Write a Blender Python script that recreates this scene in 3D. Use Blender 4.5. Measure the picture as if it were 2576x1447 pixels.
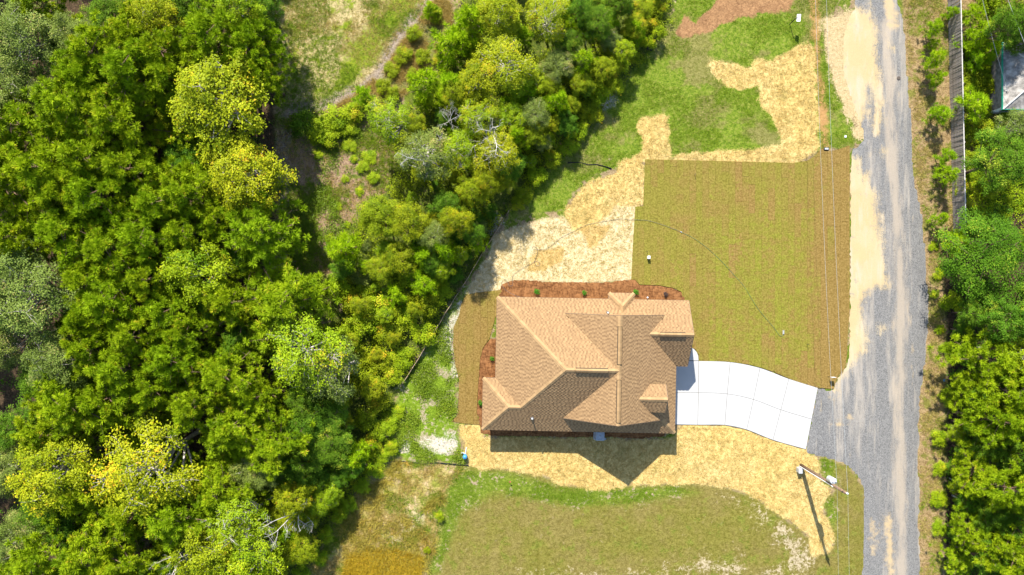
import bpy, bmesh, math, random
import numpy as np
from mathutils import Vector, Matrix, geometry as geo
from math import radians, sin, cos, pi

# ------------------------------------------------------------------ reset
for o in list(bpy.data.objects):
    bpy.data.objects.remove(o, do_unlink=True)
SC = bpy.context.scene
COL = SC.collection
random.seed(7)
RNG = np.random.default_rng(7)

# ------------------------------------------------------------------ camera
CAM_H = 62.0
PPM = 30.0                       # pixels of a 2576 px wide frame per metre of ground
cam = bpy.data.cameras.new('camera')
cam.sensor_width = 36.0
cam.lens = 36.0 * CAM_H / (2576.0 / PPM)
cam.clip_end = 3000.0
camo = bpy.data.objects.new('camera', cam)
camo.location = (0, 0, CAM_H)
camo.rotation_euler = (0, 0, 0)
COL.objects.link(camo)
SC.camera = camo

# ------------------------------------------------------------------ world, sun, exposure
SUN_EL = radians(44.5)
SUN_H = Vector((-0.27, 0.963)).normalized()     # horizontal direction towards the sun
world = bpy.data.worlds.new('World')
SC.world = world
world.use_nodes = True
wn = world.node_tree
wn.nodes.clear()
wo = wn.nodes.new('ShaderNodeOutputWorld')
bg = wn.nodes.new('ShaderNodeBackground')
sky = wn.nodes.new('ShaderNodeTexSky')
sky.sky_type = 'NISHITA'
sky.sun_disc = False
sky.sun_elevation = SUN_EL
sky.sun_rotation = math.atan2(SUN_H.x, SUN_H.y)
sky.air_density = 1.0
sky.dust_density = 0.6
sky.ozone_density = 1.0
bg.inputs['Strength'].default_value = 0.13
wn.links.new(sky.outputs[0], bg.inputs['Color'])
wn.links.new(bg.outputs[0], wo.inputs['Surface'])
sl = bpy.data.lights.new('sun', 'SUN')
sl.energy = 5.0
sl.angle = radians(0.53)
sl.color = (1.0, 0.95, 0.86)
so = bpy.data.objects.new('sun', sl)
sd = Vector((SUN_H.x * cos(SUN_EL), SUN_H.y * cos(SUN_EL), sin(SUN_EL)))
so.rotation_euler = (-sd).to_track_quat('-Z', 'Y').to_euler()
so.location = sd * 90
COL.objects.link(so)

SC.render.engine = 'CYCLES'
SC.view_settings.view_transform = 'Standard'
SC.view_settings.look = 'None'
SC.view_settings.exposure = 0.95
SC.view_settings.gamma = 1.0
SC.view_settings.use_curve_mapping = False
SC.cycles.max_bounces = 6
SC.cycles.diffuse_bounces = 3
SC.cycles.transmission_bounces = 3
SC.render.resolution_x = 1024
SC.render.resolution_y = 575

# ------------------------------------------------------------------ helpers
def G(px, py, h=0.0):
    """photo measurement (2576 px wide frame) of a point h metres up -> plan position in metres"""
    s = (1 - h / CAM_H) / PPM
    return ((px - 1288.0) * s, (723.5 - py) * s)

def poly(pts, h=0.0):
    return [G(x, y, h) for x, y in pts]

def tag(o, label=None, cat=None, group=None, kind=None):
    if label: o['label'] = label
    if cat: o['category'] = cat
    if group: o['group'] = group
    if kind: o['kind'] = kind
    return o

def link(name, me, parent=None, mat=None, loc=None):
    o = bpy.data.objects.new(name, me)
    COL.objects.link(o)
    if mat is not None and me is not None and not me.materials:
        me.materials.append(mat)
    if parent is not None: o.parent = parent
    if loc is not None: o.location = loc
    return o

def empty(name, loc=(0, 0, 0), rz=0.0):
    o = bpy.data.objects.new(name, None)
    o.empty_display_size = 0.3
    COL.objects.link(o)
    o.location = loc
    o.rotation_euler = (0, 0, rz)
    return o

def mesh_np(name, V, F, tint=None, smooth=False):
    """V (n,3), F (m,k) with k 3 or 4"""
    V = np.asarray(V, np.float32); F = np.asarray(F, np.int32)
    me = bpy.data.meshes.new(name)
    m, k = F.shape
    me.vertices.add(len(V)); me.vertices.foreach_set('co', V.ravel())
    me.loops.add(m * k); me.loops.foreach_set('vertex_index', F.ravel())
    me.polygons.add(m)
    me.polygons.foreach_set('loop_start', np.arange(0, m * k, k, dtype=np.int32))
    me.polygons.foreach_set('loop_total', np.full(m, k, np.int32))
    if smooth: me.polygons.foreach_set('use_smooth', np.ones(m, bool))
    me.update(calc_edges=True)
    if tint is not None:
        a = me.attributes.new('tint', 'FLOAT', 'POINT')
        a.data.foreach_set('value', np.asarray(tint, np.float32))
    return me

class MB:
    """collects simple solids into one mesh"""
    def __init__(s): s.v = []; s.f = []
    def add(s, vs, fs):
        b = len(s.v); s.v += [tuple(v) for v in vs]; s.f += [tuple(b + i for i in f) for f in fs]; return s
    def box(s, x0, x1, y0, y1, z0, z1):
        return s.add([(x0,y0,z0),(x1,y0,z0),(x1,y1,z0),(x0,y1,z0),(x0,y0,z1),(x1,y0,z1),(x1,y1,z1),(x0,y1,z1)],
                     [(3,2,1,0),(4,5,6,7),(0,1,5,4),(1,2,6,5),(2,3,7,6),(3,0,4,7)])
    def prism(s, pts, z0, z1):
        n = len(pts)
        vs = [(x, y, z0) for x, y in pts] + [(x, y, z1) for x, y in pts]
        fs = [tuple(range(n - 1, -1, -1)), tuple(range(n, 2 * n))]
        fs += [(i, (i + 1) % n, n + (i + 1) % n, n + i) for i in range(n)]
        return s.add(vs, fs)
    def tube(s, path, rad, n=8, caps=True):
        path = [Vector(p) for p in path]
        if not isinstance(rad, (list, tuple)): rad = [rad] * len(path)
        vs = []; fs = []
        up = None
        for i, p in enumerate(path):
            d = (path[min(i + 1, len(path) - 1)] - path[max(i - 1, 0)])
            if d.length < 1e-9: d = Vector((0, 0, 1))
            d.normalize()
            if up is None:
                up = Vector((0, 0, 1)) if abs(d.z) < 0.9 else Vector((1, 0, 0))
            a = d.cross(up)
            if a.length < 1e-6: a = d.orthogonal()
            a.normalize(); b = a.cross(d).normalized(); up = b
            for k in range(n):
                t = 2 * pi * k / n
                vs.append(p + (a * cos(t) + b * sin(t)) * rad[i])
        for i in range(len(path) - 1):
            for k in range(n):
                k2 = (k + 1) % n
                fs.append((i*n+k, (i+1)*n+k, (i+1)*n+k2, i*n+k2))
        if caps:
            fs.append(tuple(range(n))); e = (len(path)-1)*n
            fs.append(tuple(e + k for k in range(n - 1, -1, -1)))
        return s.add(vs, fs)
    def lathe(s, prof, n=16, c=(0, 0)):
        vs = []; fs = []
        for r, z in prof:
            for k in range(n):
                t = 2*pi*k/n; vs.append((c[0]+r*cos(t), c[1]+r*sin(t), z))
        for i in range(len(prof)-1):
            for k in range(n):
                k2 = (k+1) % n
                fs.append((i*n+k, i*n+k2, (i+1)*n+k2, (i+1)*n+k))
        fs.append(tuple(range(n-1,-1,-1))); e = (len(prof)-1)*n
        fs.append(tuple(e+k for k in range(n)))
        return s.add(vs, fs)
    def mesh(s, name, smooth=False):
        me = bpy.data.meshes.new(name)
        me.from_pydata(s.v, [], s.f); me.update()
        if smooth:
            me.polygons.foreach_set('use_smooth', [True]*len(me.polygons))
        return me
    def obj(s, name, mat, parent=None, loc=None, smooth=False, bevel=0.0):
        o = link(name, s.mesh(name, smooth), parent, mat, loc)
        if bevel:
            m = o.modifiers.new('bevel', 'BEVEL'); m.width = bevel; m.segments = 2; m.limit_method = 'ANGLE'
        return o

# --- shader node helper
class NT:
    def __init__(s, name):
        s.m = bpy.data.materials.new(name); s.m.use_nodes = True
        s.t = s.m.node_tree; s.t.nodes.clear()
        s.out = s.n('ShaderNodeOutputMaterial')
        s.co = None
    def n(s, typ, **kw):
        nd = s.t.nodes.new(typ)
        for k, v in kw.items(): setattr(nd, k, v)
        return nd
    def l(s, a, b): s.t.links.new(a, b)
    def setin(s, nd, name, v):
        if isinstance(v, bpy.types.NodeSocket): s.l(v, nd.inputs[name])
        elif v is not None: nd.inputs[name].default_value = v
    def coord(s, scale=(1, 1, 1), rot=0.0, which='Object'):
        if s.co is None: s.co = s.n('ShaderNodeTexCoord')
        if scale == (1, 1, 1) and rot == 0: return s.co.outputs[which]
        mp = s.n('ShaderNodeMapping')
        mp.inputs['Scale'].default_value = scale
        mp.inputs['Rotation'].default_value = (0, 0, rot)
        s.l(s.co.outputs[which], mp.inputs['Vector'])
        return mp.outputs[0]
    def noise(s, scale, detail=5.0, rough=0.6, vec=None, dist=0.0, out='Fac'):
        nd = s.n('ShaderNodeTexNoise')
        nd.inputs['Scale'].default_value = scale
        nd.inputs['Detail'].default_value = detail
        nd.inputs['Roughness'].default_value = rough
        nd.inputs['Distortion'].default_value = dist
        s.l(vec if vec is not None else s.coord(), nd.inputs['Vector'])
        return nd.outputs[out]
    def math(s, op, a, b=None, c=None):
        nd = s.n('ShaderNodeMath', operation=op)
        for i, v in enumerate((a, b, c)):
            if v is None: continue
            if isinstance(v, bpy.types.NodeSocket): s.l(v, nd.inputs[i])
            else: nd.inputs[i].default_value = v
        return nd.outputs[0]
    def ramp(s, v, a, b, lo=0.0, hi=1.0, smooth=True):
        nd = s.n('ShaderNodeMapRange', interpolation_type='SMOOTHSTEP' if smooth else 'LINEAR')
        s.setin(nd, 'Value', v)
        nd.inputs['From Min'].default_value = a; nd.inputs['From Max'].default_value = b
        nd.inputs['To Min'].default_value = lo; nd.inputs['To Max'].default_value = hi
        return nd.outputs[0]
    def mix(s, f, a, b, typ='MIX'):
        nd = s.n('ShaderNodeMix', data_type='RGBA', blend_type=typ)
        s.setin(nd, 0, f)
        for i, v in ((6, a), (7, b)):
            if isinstance(v, bpy.types.NodeSocket): s.l(v, nd.inputs[i])
            else: nd.inputs[i].default_value = (v[0], v[1], v[2], 1)
        return nd.outputs[2]
    def attr(s, name):
        nd = s.n('ShaderNodeAttribute', attribute_name=name)
        return nd.outputs['Fac']
    def bsdf(s, col, rough=0.9, spec=0.2, metal=0.0, bump=None, bstr=0.5, bdist=0.05):
        b = s.n('ShaderNodeBsdfPrincipled')
        s.setin(b, 'Base Color', col if isinstance(col, bpy.types.NodeSocket) else (col[0], col[1], col[2], 1))
        s.setin(b, 'Roughness', rough)
        b.inputs['Specular IOR Level'].default_value = spec
        b.inputs['Metallic'].default_value = metal
        if bump is not None:
            bp = s.n('ShaderNodeBump')
            bp.inputs['Strength'].default_value = bstr
            bp.inputs['Distance'].default_value = bdist
            s.l(bump, bp.inputs['Height']); s.l(bp.outputs[0], b.inputs['Normal'])
        s.l(b.outputs[0], s.out.inputs['Surface'])
        return s.m

def plain(name, col, rough=0.7, spec=0.3, metal=0.0, var=0.18, scale=6.0):
    t = NT(name)
    n = t.noise(scale, 4)
    c = t.mix(t.ramp(n, 0.3, 0.7), [max(0, x*(1-var)) for x in col], [min(1, x*(1+var)) for x in col])
    return t.bsdf(c, rough, spec, metal, bump=t.noise(scale*8, 3), bstr=0.15, bdist=0.01)

def leafmat(name, col, col2, old=(0.3, 0.2, 0.05), trans=0.35, gloss=0.35, oldamt=0.06):
    """leaf colour varies leaf by leaf (tint attribute) and tree by tree"""
    t = NT(name)
    tint = t.attr('tint')
    oi = t.n('ShaderNodeObjectInfo')
    f = t.math('ADD', t.math('MULTIPLY', tint, 0.75), t.math('MULTIPLY', oi.outputs['Random'], 0.25))
    c = t.mix(f, col, col2)
    c = t.mix(t.ramp(tint, 1.0-oldamt, 1.0-oldamt*0.3), c, old)
    hs = t.n('ShaderNodeHueSaturation')
    t.l(t.ramp(oi.outputs['Random'], 0, 1, 0.485, 0.512, False), hs.inputs['Hue'])
    t.l(t.ramp(oi.outputs['Random'], 0, 1, 1.15, 0.85, False), hs.inputs['Value'])
    t.l(c, hs.inputs['Color'])
    c = hs.outputs[0]
    b = t.n('ShaderNodeBsdfPrincipled')
    t.l(c, b.inputs['Base Color'])
    b.inputs['Roughness'].default_value = 0.5
    b.inputs['Specular IOR Level'].default_value = gloss
    tr = t.n('ShaderNodeBsdfTranslucent')
    t.l(t.mix(0.35, c, (col2[0]*1.3, col2[1]*1.3, col2[2]*0.6)), tr.inputs['Color'])
    ms = t.n('ShaderNodeMixShader')
    ms.inputs[0].default_value = trans
    t.l(b.outputs[0], ms.inputs[1]); t.l(tr.outputs[0], ms.inputs[2])
    t.l(ms.outputs[0], t.out.inputs['Surface'])
    return t.m

# --- signed distance (positive inside) to a polygon
def sdf(P, pts):
    pts = np.asarray(pts, float)
    d2 = np.full(len(P), 1e9); inside = np.zeros(len(P), bool)
    x, y = P[:, 0], P[:, 1]
    for i in range(len(pts)):
        a = pts[i]; b = pts[(i+1) % len(pts)]
        e = b - a; w0 = x - a[0]; w1 = y - a[1]
        t = np.clip((w0*e[0] + w1*e[1]) / max(e @ e, 1e-12), 0, 1)
        d2 = np.minimum(d2, (w0 - e[0]*t)**2 + (w1 - e[1]*t)**2)
        c = (a[1] > y) != (b[1] > y)
        if abs(e[1]) > 1e-12:
            inside ^= c & (x < e[0]*(y - a[1])/e[1] + a[0])
    d = np.sqrt(d2)
    return np.where(inside, d, -d)

def sdf_many(P, polys):
    r = np.full(len(P), -1e3)
    for p in polys: r = np.maximum(r, sdf(P, p))
    return r

def line_sdf(P, pts, half):
    """distance inside a band of half width round a polyline"""
    pts = np.asarray(pts, float); d2 = np.full(len(P), 1e9)
    for a, b in zip(pts[:-1], pts[1:]):
        e = b - a; w0 = P[:, 0]-a[0]; w1 = P[:, 1]-a[1]
        t = np.clip((w0*e[0]+w1*e[1])/max(e@e, 1e-12), 0, 1)
        d2 = np.minimum(d2, (w0-e[0]*t)**2 + (w1-e[1]*t)**2)
    return half - np.sqrt(d2)

def vnoise(P, scale, seed=0, octaves=3):
    """cheap value noise, 0..1"""
    r = np.random.default_rng(seed); T = r.random((64, 64))
    out = np.zeros(len(P)); amp = 1.0; tot = 0
    for o in range(octaves):
        q = P*scale*(2**o) + 17.3*o
        i = np.floor(q).astype(int); f = q - i; f = f*f*(3-2*f)
        a = T[i[:, 0] % 64, i[:, 1] % 64]; b = T[(i[:, 0]+1) % 64, i[:, 1] % 64]
        c = T[i[:, 0] % 64, (i[:, 1]+1) % 64]; d = T[(i[:, 0]+1) % 64, (i[:, 1]+1) % 64]
        out += amp*((a*(1-f[:, 0])+b*f[:, 0])*(1-f[:, 1]) + (c*(1-f[:, 0])+d*f[:, 0])*f[:, 1])
        tot += amp; amp *= 0.5
    return out/tot

def densify(pts, step, jit=0.0, seed=1):
    r = random.Random(seed); out = []
    n = len(pts)
    for i in range(n):
        a = Vector(pts[i]); b = Vector(pts[(i+1) % n]); L = (b-a).length
        k = max(1, int(L/step))
        nrm = Vector((b.y-a.y, a.x-b.x)); nrm = nrm/max(L, 1e-9)
        for j in range(k):
            p = a.lerp(b, j/k)
            if j and jit: p = p + nrm*r.uniform(-jit, jit)
            out.append((p.x, p.y))
    return out

def sheet_mesh(name, pts, step, jit, z, relief=0.0, seed=1, bstep=None, side=0.06):
    """ragged sheet over the ground with interior points, edge dropped a little into the ground"""
    bp = densify(pts, bstep or step, jit, seed)
    P = np.array(bp); lo = P.min(0); hi = P.max(0)
    gx, gy = np.meshgrid(np.arange(lo[0], hi[0], step), np.arange(lo[1], hi[1], step))
    Q = np.stack([gx.ravel(), gy.ravel()], 1) + np.random.default_rng(seed).uniform(-.2, .2, (gx.size, 2))*step
    Q = Q[sdf(Q, bp) > step*0.55]
    allp = [Vector(p) for p in bp] + [Vector(q) for q in Q]
    nb = len(bp)
    r = geo.delaunay_2d_cdt(allp, [(i, (i+1) % nb) for i in range(nb)], [], 1, 1e-5)
    V2 = np.array([tuple(v) for v in r[0]]); F = np.array([f for f in r[2] if len(f) == 3])
    d = sdf(V2, bp)
    zz = z + relief*(vnoise(V2, 1.3, seed) - 0.3)*np.clip(d/0.4, 0, 1)
    zz = np.where(d < 1e-3, z - side, zz)
    V = np.column_stack([V2, zz])
    # faces upward
    a, b, c = V[F[:, 0]], V[F[:, 1]], V[F[:, 2]]
    nz = np.cross(b-a, c-a)[:, 2]
    F[nz < 0] = F[nz < 0][:, ::-1]
    return mesh_np(name, V, F, smooth=True), V2

def set_attr(me, name, vals):
    a = me.attributes.new(name, 'FLOAT', 'POINT')
    a.data.foreach_set('value', np.asarray(vals, np.float32))

# ------------------------------------------------------------------ ground plan (outlines in photo measure, all at ground level)
ROAD = poly([(2120,-900),(2150,-60),(2150,20),(2135,45),(2125,80),(2120,130),(2122,180),(2132,220),(2146,260),(2160,300),(2172,330),(2172,352),(2160,370),(2141,376),
  (2139,620),(2140,780),(2138,840),(2136,888),(2130,925),(2113,945),(2106,958),(2098,980),(2085,982),(2058,978),(2028,1131),(2034,1143),(2056,1147),(2092,1156),(2128,1169),(2159,1200),(2174,1232),(2172,1331),(2169,1447),(2166,1700),(2160,2400),
  (2310,2400),(2312,1700),(2314,1447),(2315,1383),(2311,1306),(2317,1233),(2309,1177),(2314,1099),(2312,1074),(2313,1013),(2322,950),(2332,888),(2337,763),(2334,722),(2329,636),(2319,535),(2302,461),(2294,361),(2297,312),(2287,250),(2281,150),(2274,50),(2259,0),(2252,-60),(2250,-900)])
ROAD_SAND = [poly([(2060,-40),(2123,20),(2150,12),(2172,30),(2186,8),(2200,60),(2208,75),(2211,150),(2214,200),(2220,250),(2218,320),(2206,348),(2197,325),(2196,270),(2198,232),(2190,222),(2182,226),(2180,270),(2183,280),(2166,312),(2120,330),(2040,200)]),
  poly([(2120,372),(2163,398),(2166,428),(2182,440),(2201,480),(2206,530),(2215,580),(2224,640),(2238,722),(2202,726),(2184,738),(2174,762),(2169,790),(2172,832),(2187,862),(2166,893),(2132,930),(2109,958),(2098,985),(2085,960),(2110,700)]),
  poly([(2240,112),(2250,113),(2252,128),(2243,132),(2237,124)]), poly([(2212,372),(2222,374),(2220,390),(2210,386)]),
  poly([(2092,1000),(2106,1000),(2100,1012),(2092,1010)]), poly([(2205,818),(2222,820),(2220,846),(2206,840)])]
SOD = poly([(1623,401),(1800,405),(1995,410),(2030,405),(2050,392),(2062,378),(2090,381),(2112,375),(2137,366),(2137,620),(2137,780),(2132,850),(2131,888),(2126,925),(2111,943),(2104,955),(2096,979),(2056,975),(2006,961),(1984,952),(1950,937),(1911,924),(1884,917),(1836,910),(1800,908.5),(1758,908),(1757,893),(1750,880),(1741,875),(1726,860),(1723,780),(1714,734),(1692,724),(1659,718),(1609,716),(1597,703),(1588,704),(1592,620),(1598,520),(1618,519)])
SOD_W = poly([(1172,742),(1200,736),(1262,729),(1262,760),(1246,800),(1232,850),(1214,877),(1207,907),(1204,952),(1199,1037),(1206,1068),(1170,1066),(1136,1060),(1151,1045),(1154,988),(1155,955),(1146,923),(1140,873),(1141,823),(1156,790),(1160,765)])
BED_N = poly([(1245,800),(1252,740),(1257,729),(1264,714),(1294,704),(1340,706),(1384,709),(1440,708),(1509,711),(1560,706),(1597,703),(1609,716),(1659,718),(1692,724),(1714,734),(1727,752),(1730,790),(1720,800),(1500,790),(1290,790)])
BED_W = poly([(1260,850),(1232,852),(1214,877),(1207,907),(1204,952),(1199,1037),(1208,1076),(1209,1091),(1240,1097),(1330,1098),(1420,1101),(1500,1100),(1600,1104),(1672,1100),(1676,1085),(1660,1060),(1260,1060)])
DRIVE_COLS = [[(1690,907.5),(1690,988),(1690,1068)],[(1757.5,908),(1756.5,988),(1755,1069)],[(1836.5,910.8),(1829,991),(1823,1069.5)],[(1911.5,925.5),(1895,1005),(1878,1081)],[(1984,953),(1964,1031),(1944,1107)],[(2057,975.8),(2041.5,1054.5),(2027,1130.5)]]
HOUSE_C = (6.0, -6.2); HOUSE_R = radians(-1.1)
FENCE_A = G(2384, 0); FENCE_B = G(2397, 591)

DIRT = poly([(700,300),(760,283),(830,270),(920,255),(1000,290),(1000,420),(960,500),(900,580),(860,680),(850,800),(760,800),(690,700),(690,450)])
CLEAR = poly([(680,-300),(1150,-300),(1092,-20),(1060,35),(1000,95),(965,160),(905,220),(825,268),(760,285),(715,270),(700,150),(685,40)])
CLEAR_GREEN = poly([(1000,-60),(1085,-40),(1050,30),(990,95),(950,150),(890,215),(830,255),(800,250),(850,190),(870,120),(930,60)])
PATHLINE = poly([(1110,-60),(1080,5),(1030,60),(990,110),(965,165),(920,215),(860,245),(800,268),(740,272),(720,300),(710,420),(730,560),(720,700)])
SCRUB = poly([(1090,0),(1130,0),(1150,100),(1080,200),(980,260),(900,290),(830,280),(900,230),(960,180),(1000,120),(1050,60)])
HEDGE = poly([(1150,-200),(1700,-200),(1690,60),(1640,130),(1560,230),(1480,330),(1420,390),(1350,470),(1280,530),(1240,590),(1200,650),(1160,715),(1080,850),(1010,960),(985,1050),(975,1150),(920,1210),(860,1290),(810,1390),(770,1470),(600,1600),(560,1300),(800,1000),(860,780),(840,680),(900,570),(970,480),(1000,400),(970,310),(1080,210),(1160,90)])
LOT = poly([(1405,398),(1450,365),(1530,262),(1625,135),(1690,60),(1705,-20),(1720,-400),(2110,-400),(2110,0),(2100,32),(2076,54),(2076,110),(2100,220),(2150,312),(2150,372),(2060,376),(1990,410),(1620,405),(1540,425),(1460,460),(1420,530),(1330,540),(1275,560),(1280,520),(1340,470)])
LOT_BROWN = [poly([(1718,37),(1750,55),(1790,20),(1830,-60),(2010,-60),(1992,22),(1957,32),(1900,40),(1840,52),(1793,75),(1763,82),(1738,100),(1698,88)])]
STRAW = [poly([(1782,143),(1800,150),(1830,160),(1860,165),(1880,168),(1900,154),(1932,149),(1950,143),(1985,128),(2030,106),(2046,112),(2053,200),(2056,300),(2060,372),(2047,390),(2020,407),(1990,412),(1620,408),(1622,520),(1600,523),(1590,560),(1520,575),(1470,585),(1440,590),(1425,548),(1423,520),(1450,490),(1475,461),(1520,446),(1553,429),(1558,406),(1583,399),(1618,380),(1616,350),(1600,316),(1615,297),(1645,289),(1683,292),(1683,361),(1686,391),(1745,384),(1838,379),(1900,373),(1972,366),(1955,325),(1932,285),(1903,252),(1918,230),(1903,215),(1860,230),(1830,217),(1808,200),(1790,185)]),
  poly([(1155,1072),(1206,1068),(1216,1100),(1700,1105),(1704,1066),(1823,1068),(1845,1070),(1885,1080),(1944,1105),(2028,1131),(2036,1146),(2057,1150),(2062,1200),(2069,1218),(2097,1233),(2066,1264),(2076,1300),(2097,1340),(2097,1365),(2084,1393),(2043,1396),(2035,1352),(2007,1324),(1965,1298),(1932,1275),(1895,1248),(1830,1228),(1750,1216),(1590,1221),(1520,1234),(1420,1222),(1370,1198),(1280,1183),(1200,1180),(1178,1165),(1160,1110)]),
  poly([(1470,575),(1530,568),(1512,600),(1490,620),(1478,600)]), poly([(1350,640),(1420,630),(1425,655),(1370,680),(1320,690)])]
PALE_STRAW = [poly([(1180,752),(1176,728),(1205,680),(1235,630),(1245,590),(1300,570),(1380,548),(1412,545),(1430,560),(1440,585),(1500,570),(1530,540),(1550,518),(1602,519),(1592,705),(1470,712),(1290,706),(1262,730)])]
GOLD = [poly([(1455,574),(1535,566),(1518,600),(1497,622),(1482,626),(1470,600)]), poly([(1348,632),(1420,622),(1422,652),(1375,678),(1320,688),(1326,668)])]
WEED = poly([(1185,700),(1160,760),(1140,800),(1138,880),(1150,960),(1148,1060),(1156,1110),(1172,1168),(976,1160),(976,1050),(1005,970),(1075,865),(1130,780)])
BARE = [poly([(1018,1100),(1032,1098),(1034,1125),(1022,1138),(1014,1125)]), poly([(1062,1118),(1090,1110),(1095,1095),(1118,1090),(1126,1100),(1142,1098),(1146,1120),(1128,1135),(1100,1145),(1075,1135)]), poly([(1124,800),(1142,790),(1140,850),(1146,940),(1130,900),(1112,850)]), poly([(1150,800),(1165,770),(1158,765)]), poly([(1520,250),(1545,235),(1552,255),(1520,275)]), poly([(1240,540),(1262,545),(1262,580),(1240,585)])]
FIELD = poly([(1180,1165),(1290,1180),(1370,1196),(1420,1220),(1590,1219),(1750,1214),(1830,1226),(1895,1246),(1965,1296),(2035,1350),(2045,1392),(2084,1390),(2098,1366),(2076,1300),(2066,1264),(2097,1233),(2070,1218),(2056,1146),(2094,1155),(2130,1168),(2176,1232),(2174,1447),(2170,2400),(900,2400),(1060,1470),(1085,1400),(1110,1320),(1118,1230)])
FIELD_GREEN = [poly([(1100,1300),(1120,1190),(1200,1180),(1290,1185),(1400,1225),(1560,1225),(1700,1222),(1760,1240),(1600,1265),(1450,1275),(1250,1240),(1160,1290),(1100,1447),(1060,1447)]), poly([(2060,1150),(2100,1156),(2105,1210),(2075,1220)]), poly([(2068,1265),(2095,1250),(2110,1300),(2095,1335),(2076,1305)])]
FIELD_PALE = [poly([(1440,1230),(1475,1225),(1500,1232),(1490,1258),(1462,1270),(1445,1252)]), poly([(1700,1222),(1740,1220),(1735,1240),(1705,1240)]), poly([(1800,1235),(1900,1245),(1990,1310),(2035,1350),(2060,1400),(2060,1460),(1880,1460),(1960,1400),(1920,1330)]), poly([(1300,1425),(1600,1432),(1750,1395),(1880,1380),(1900,1460),(1300,1460)]), poly([(1120,1270),(1180,1290),(1170,1320),(1140,1310)])]
DRY = poly([(975,1158),(1175,1170),(1125,1230),(1112,1310),(1088,1400),(1060,1480),(900,2000),(600,2000),(765,1470),(805,1390),(855,1290),(915,1212)])
DRY_PALE = [poly([(985,1330),(1020,1310),(1045,1270),(1070,1300),(1040,1350),(1010,1380),(975,1365)])]
DRY_RUST = [poly([(880,1390),(980,1375),(1060,1400),(1055,1500),(850,1500)])]
VERGE = poly([(2240,-900),(2560,-900),(2576,330),(2440,600),(2370,640),(2380,900),(2372,1200),(2370,1447),(2370,2400),(2300,2400),(2300,1200),(2320,800),(2285,400)])
TRENCH = poly([(2048,-300),(2050,0),(2055,140),(2062,220),(2068,300),(2076,372)])

WOODS = [poly([(-2000,-2000),(690,-2000),(690,300),(700,480),(690,680),(740,800),(860,880),(880,1000),(850,1150),(800,1280),(720,1420),(600,2900),(-2000,2900)]),
  poly([(2440,600),(2370,660),(2385,900),(2375,1447),(2380,3000),(6000,3000),(6000,-2000),(2600,-2000),(2576,340)])]
ROAD_SAND_OUT = poly([(2064,60),(2080,46),(2098,36),(2120,30),(2200,20),(2200,345),(2155,345),(2146,312),(2124,282),(2100,235),(2083,175),(2070,110)])
# ------------------------------------------------------------------ ground
def axis(lo, hi, step, far):
    fine = list(np.arange(lo, hi+1e-6, step))
    out = [hi + 4*1.35**k for k in range(1, 16)]
    ini = [lo - 4*1.35**k for k in range(15, 0, -1)]
    return np.array(ini + fine + out)
gxs = axis(-46, 46, 0.24, 400); gys = axis(-28, 28, 0.24, 400)
GX, GY = np.meshgrid(gxs, gys)
GP = np.stack([GX.ravel(), GY.ravel()], 1)
house_foot = [(-6.9,5.0),(7.8,5.0),(7.8,.3),(6.9,.3),(6.9,-5.1),(-8.0,-5.1),(-8.0,-1.5),(-6.9,-1.5)]
cs, sn = cos(HOUSE_R), sin(HOUSE_R)
HOUSE_PLAN = [(HOUSE_C[0]+x*cs-y*sn, HOUSE_C[1]+x*sn+y*cs) for x, y in house_foot]
DRIVE = [G(*c[0]) for c in DRIVE_COLS] + [G(*c[2]) for c in DRIVE_COLS[::-1]]
def ground_z(P):
    cover = sdf_many(P, [ROAD, SOD, SOD_W, BED_N, BED_W, DRIVE, HOUSE_PLAN])
    rel = vnoise(P, 0.35, 3)*0.10 + vnoise(P, 1.7, 4)*0.08 - 0.06
    rel += 0.35*np.clip(sdf(P, DRY)/4.0, 0, 1)*vnoise(P, 0.4, 9)
    rel *= np.clip((-cover-0.15)/0.9, 0, 1)
    return np.where(cover > -0.02, -0.06, rel)
gz = ground_z(GP)
nx, ny = len(gxs), len(gys)
idx = np.arange(nx*ny).reshape(ny, nx)
GF = np.stack([idx[:-1, :-1], idx[:-1, 1:], idx[1:, 1:], idx[1:, :-1]], -1).reshape(-1, 4)
gme = mesh_np('ground', np.column_stack([GP, gz]), GF, smooth=True)
for nm, fld in (('m_dirt', sdf(GP, DIRT)), ('m_clear', sdf(GP, CLEAR)), ('m_cgreen', sdf(GP, CLEAR_GREEN)), ('m_path', line_sdf(GP, PATHLINE, 0.42)), ('m_scrub', sdf(GP, SCRUB)),
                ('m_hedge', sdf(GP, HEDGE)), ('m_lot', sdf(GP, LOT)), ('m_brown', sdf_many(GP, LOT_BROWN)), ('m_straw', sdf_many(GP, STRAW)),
                ('m_pale', sdf_many(GP, PALE_STRAW)), ('m_gold', sdf_many(GP, GOLD)), ('m_weed', sdf(GP, WEED)), ('m_bare', sdf_many(GP, BARE)),
                ('m_field', sdf(GP, FIELD)), ('m_fgreen', sdf_many(GP, FIELD_GREEN)), ('m_fpale', sdf_many(GP, FIELD_PALE)),
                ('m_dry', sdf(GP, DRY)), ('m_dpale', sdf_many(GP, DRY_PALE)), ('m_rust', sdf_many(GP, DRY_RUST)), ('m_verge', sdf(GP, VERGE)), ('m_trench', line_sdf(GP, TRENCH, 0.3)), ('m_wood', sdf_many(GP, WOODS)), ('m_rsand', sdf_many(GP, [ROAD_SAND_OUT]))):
    set_attr(gme, nm, np.clip(fld, -6, 6))

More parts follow.
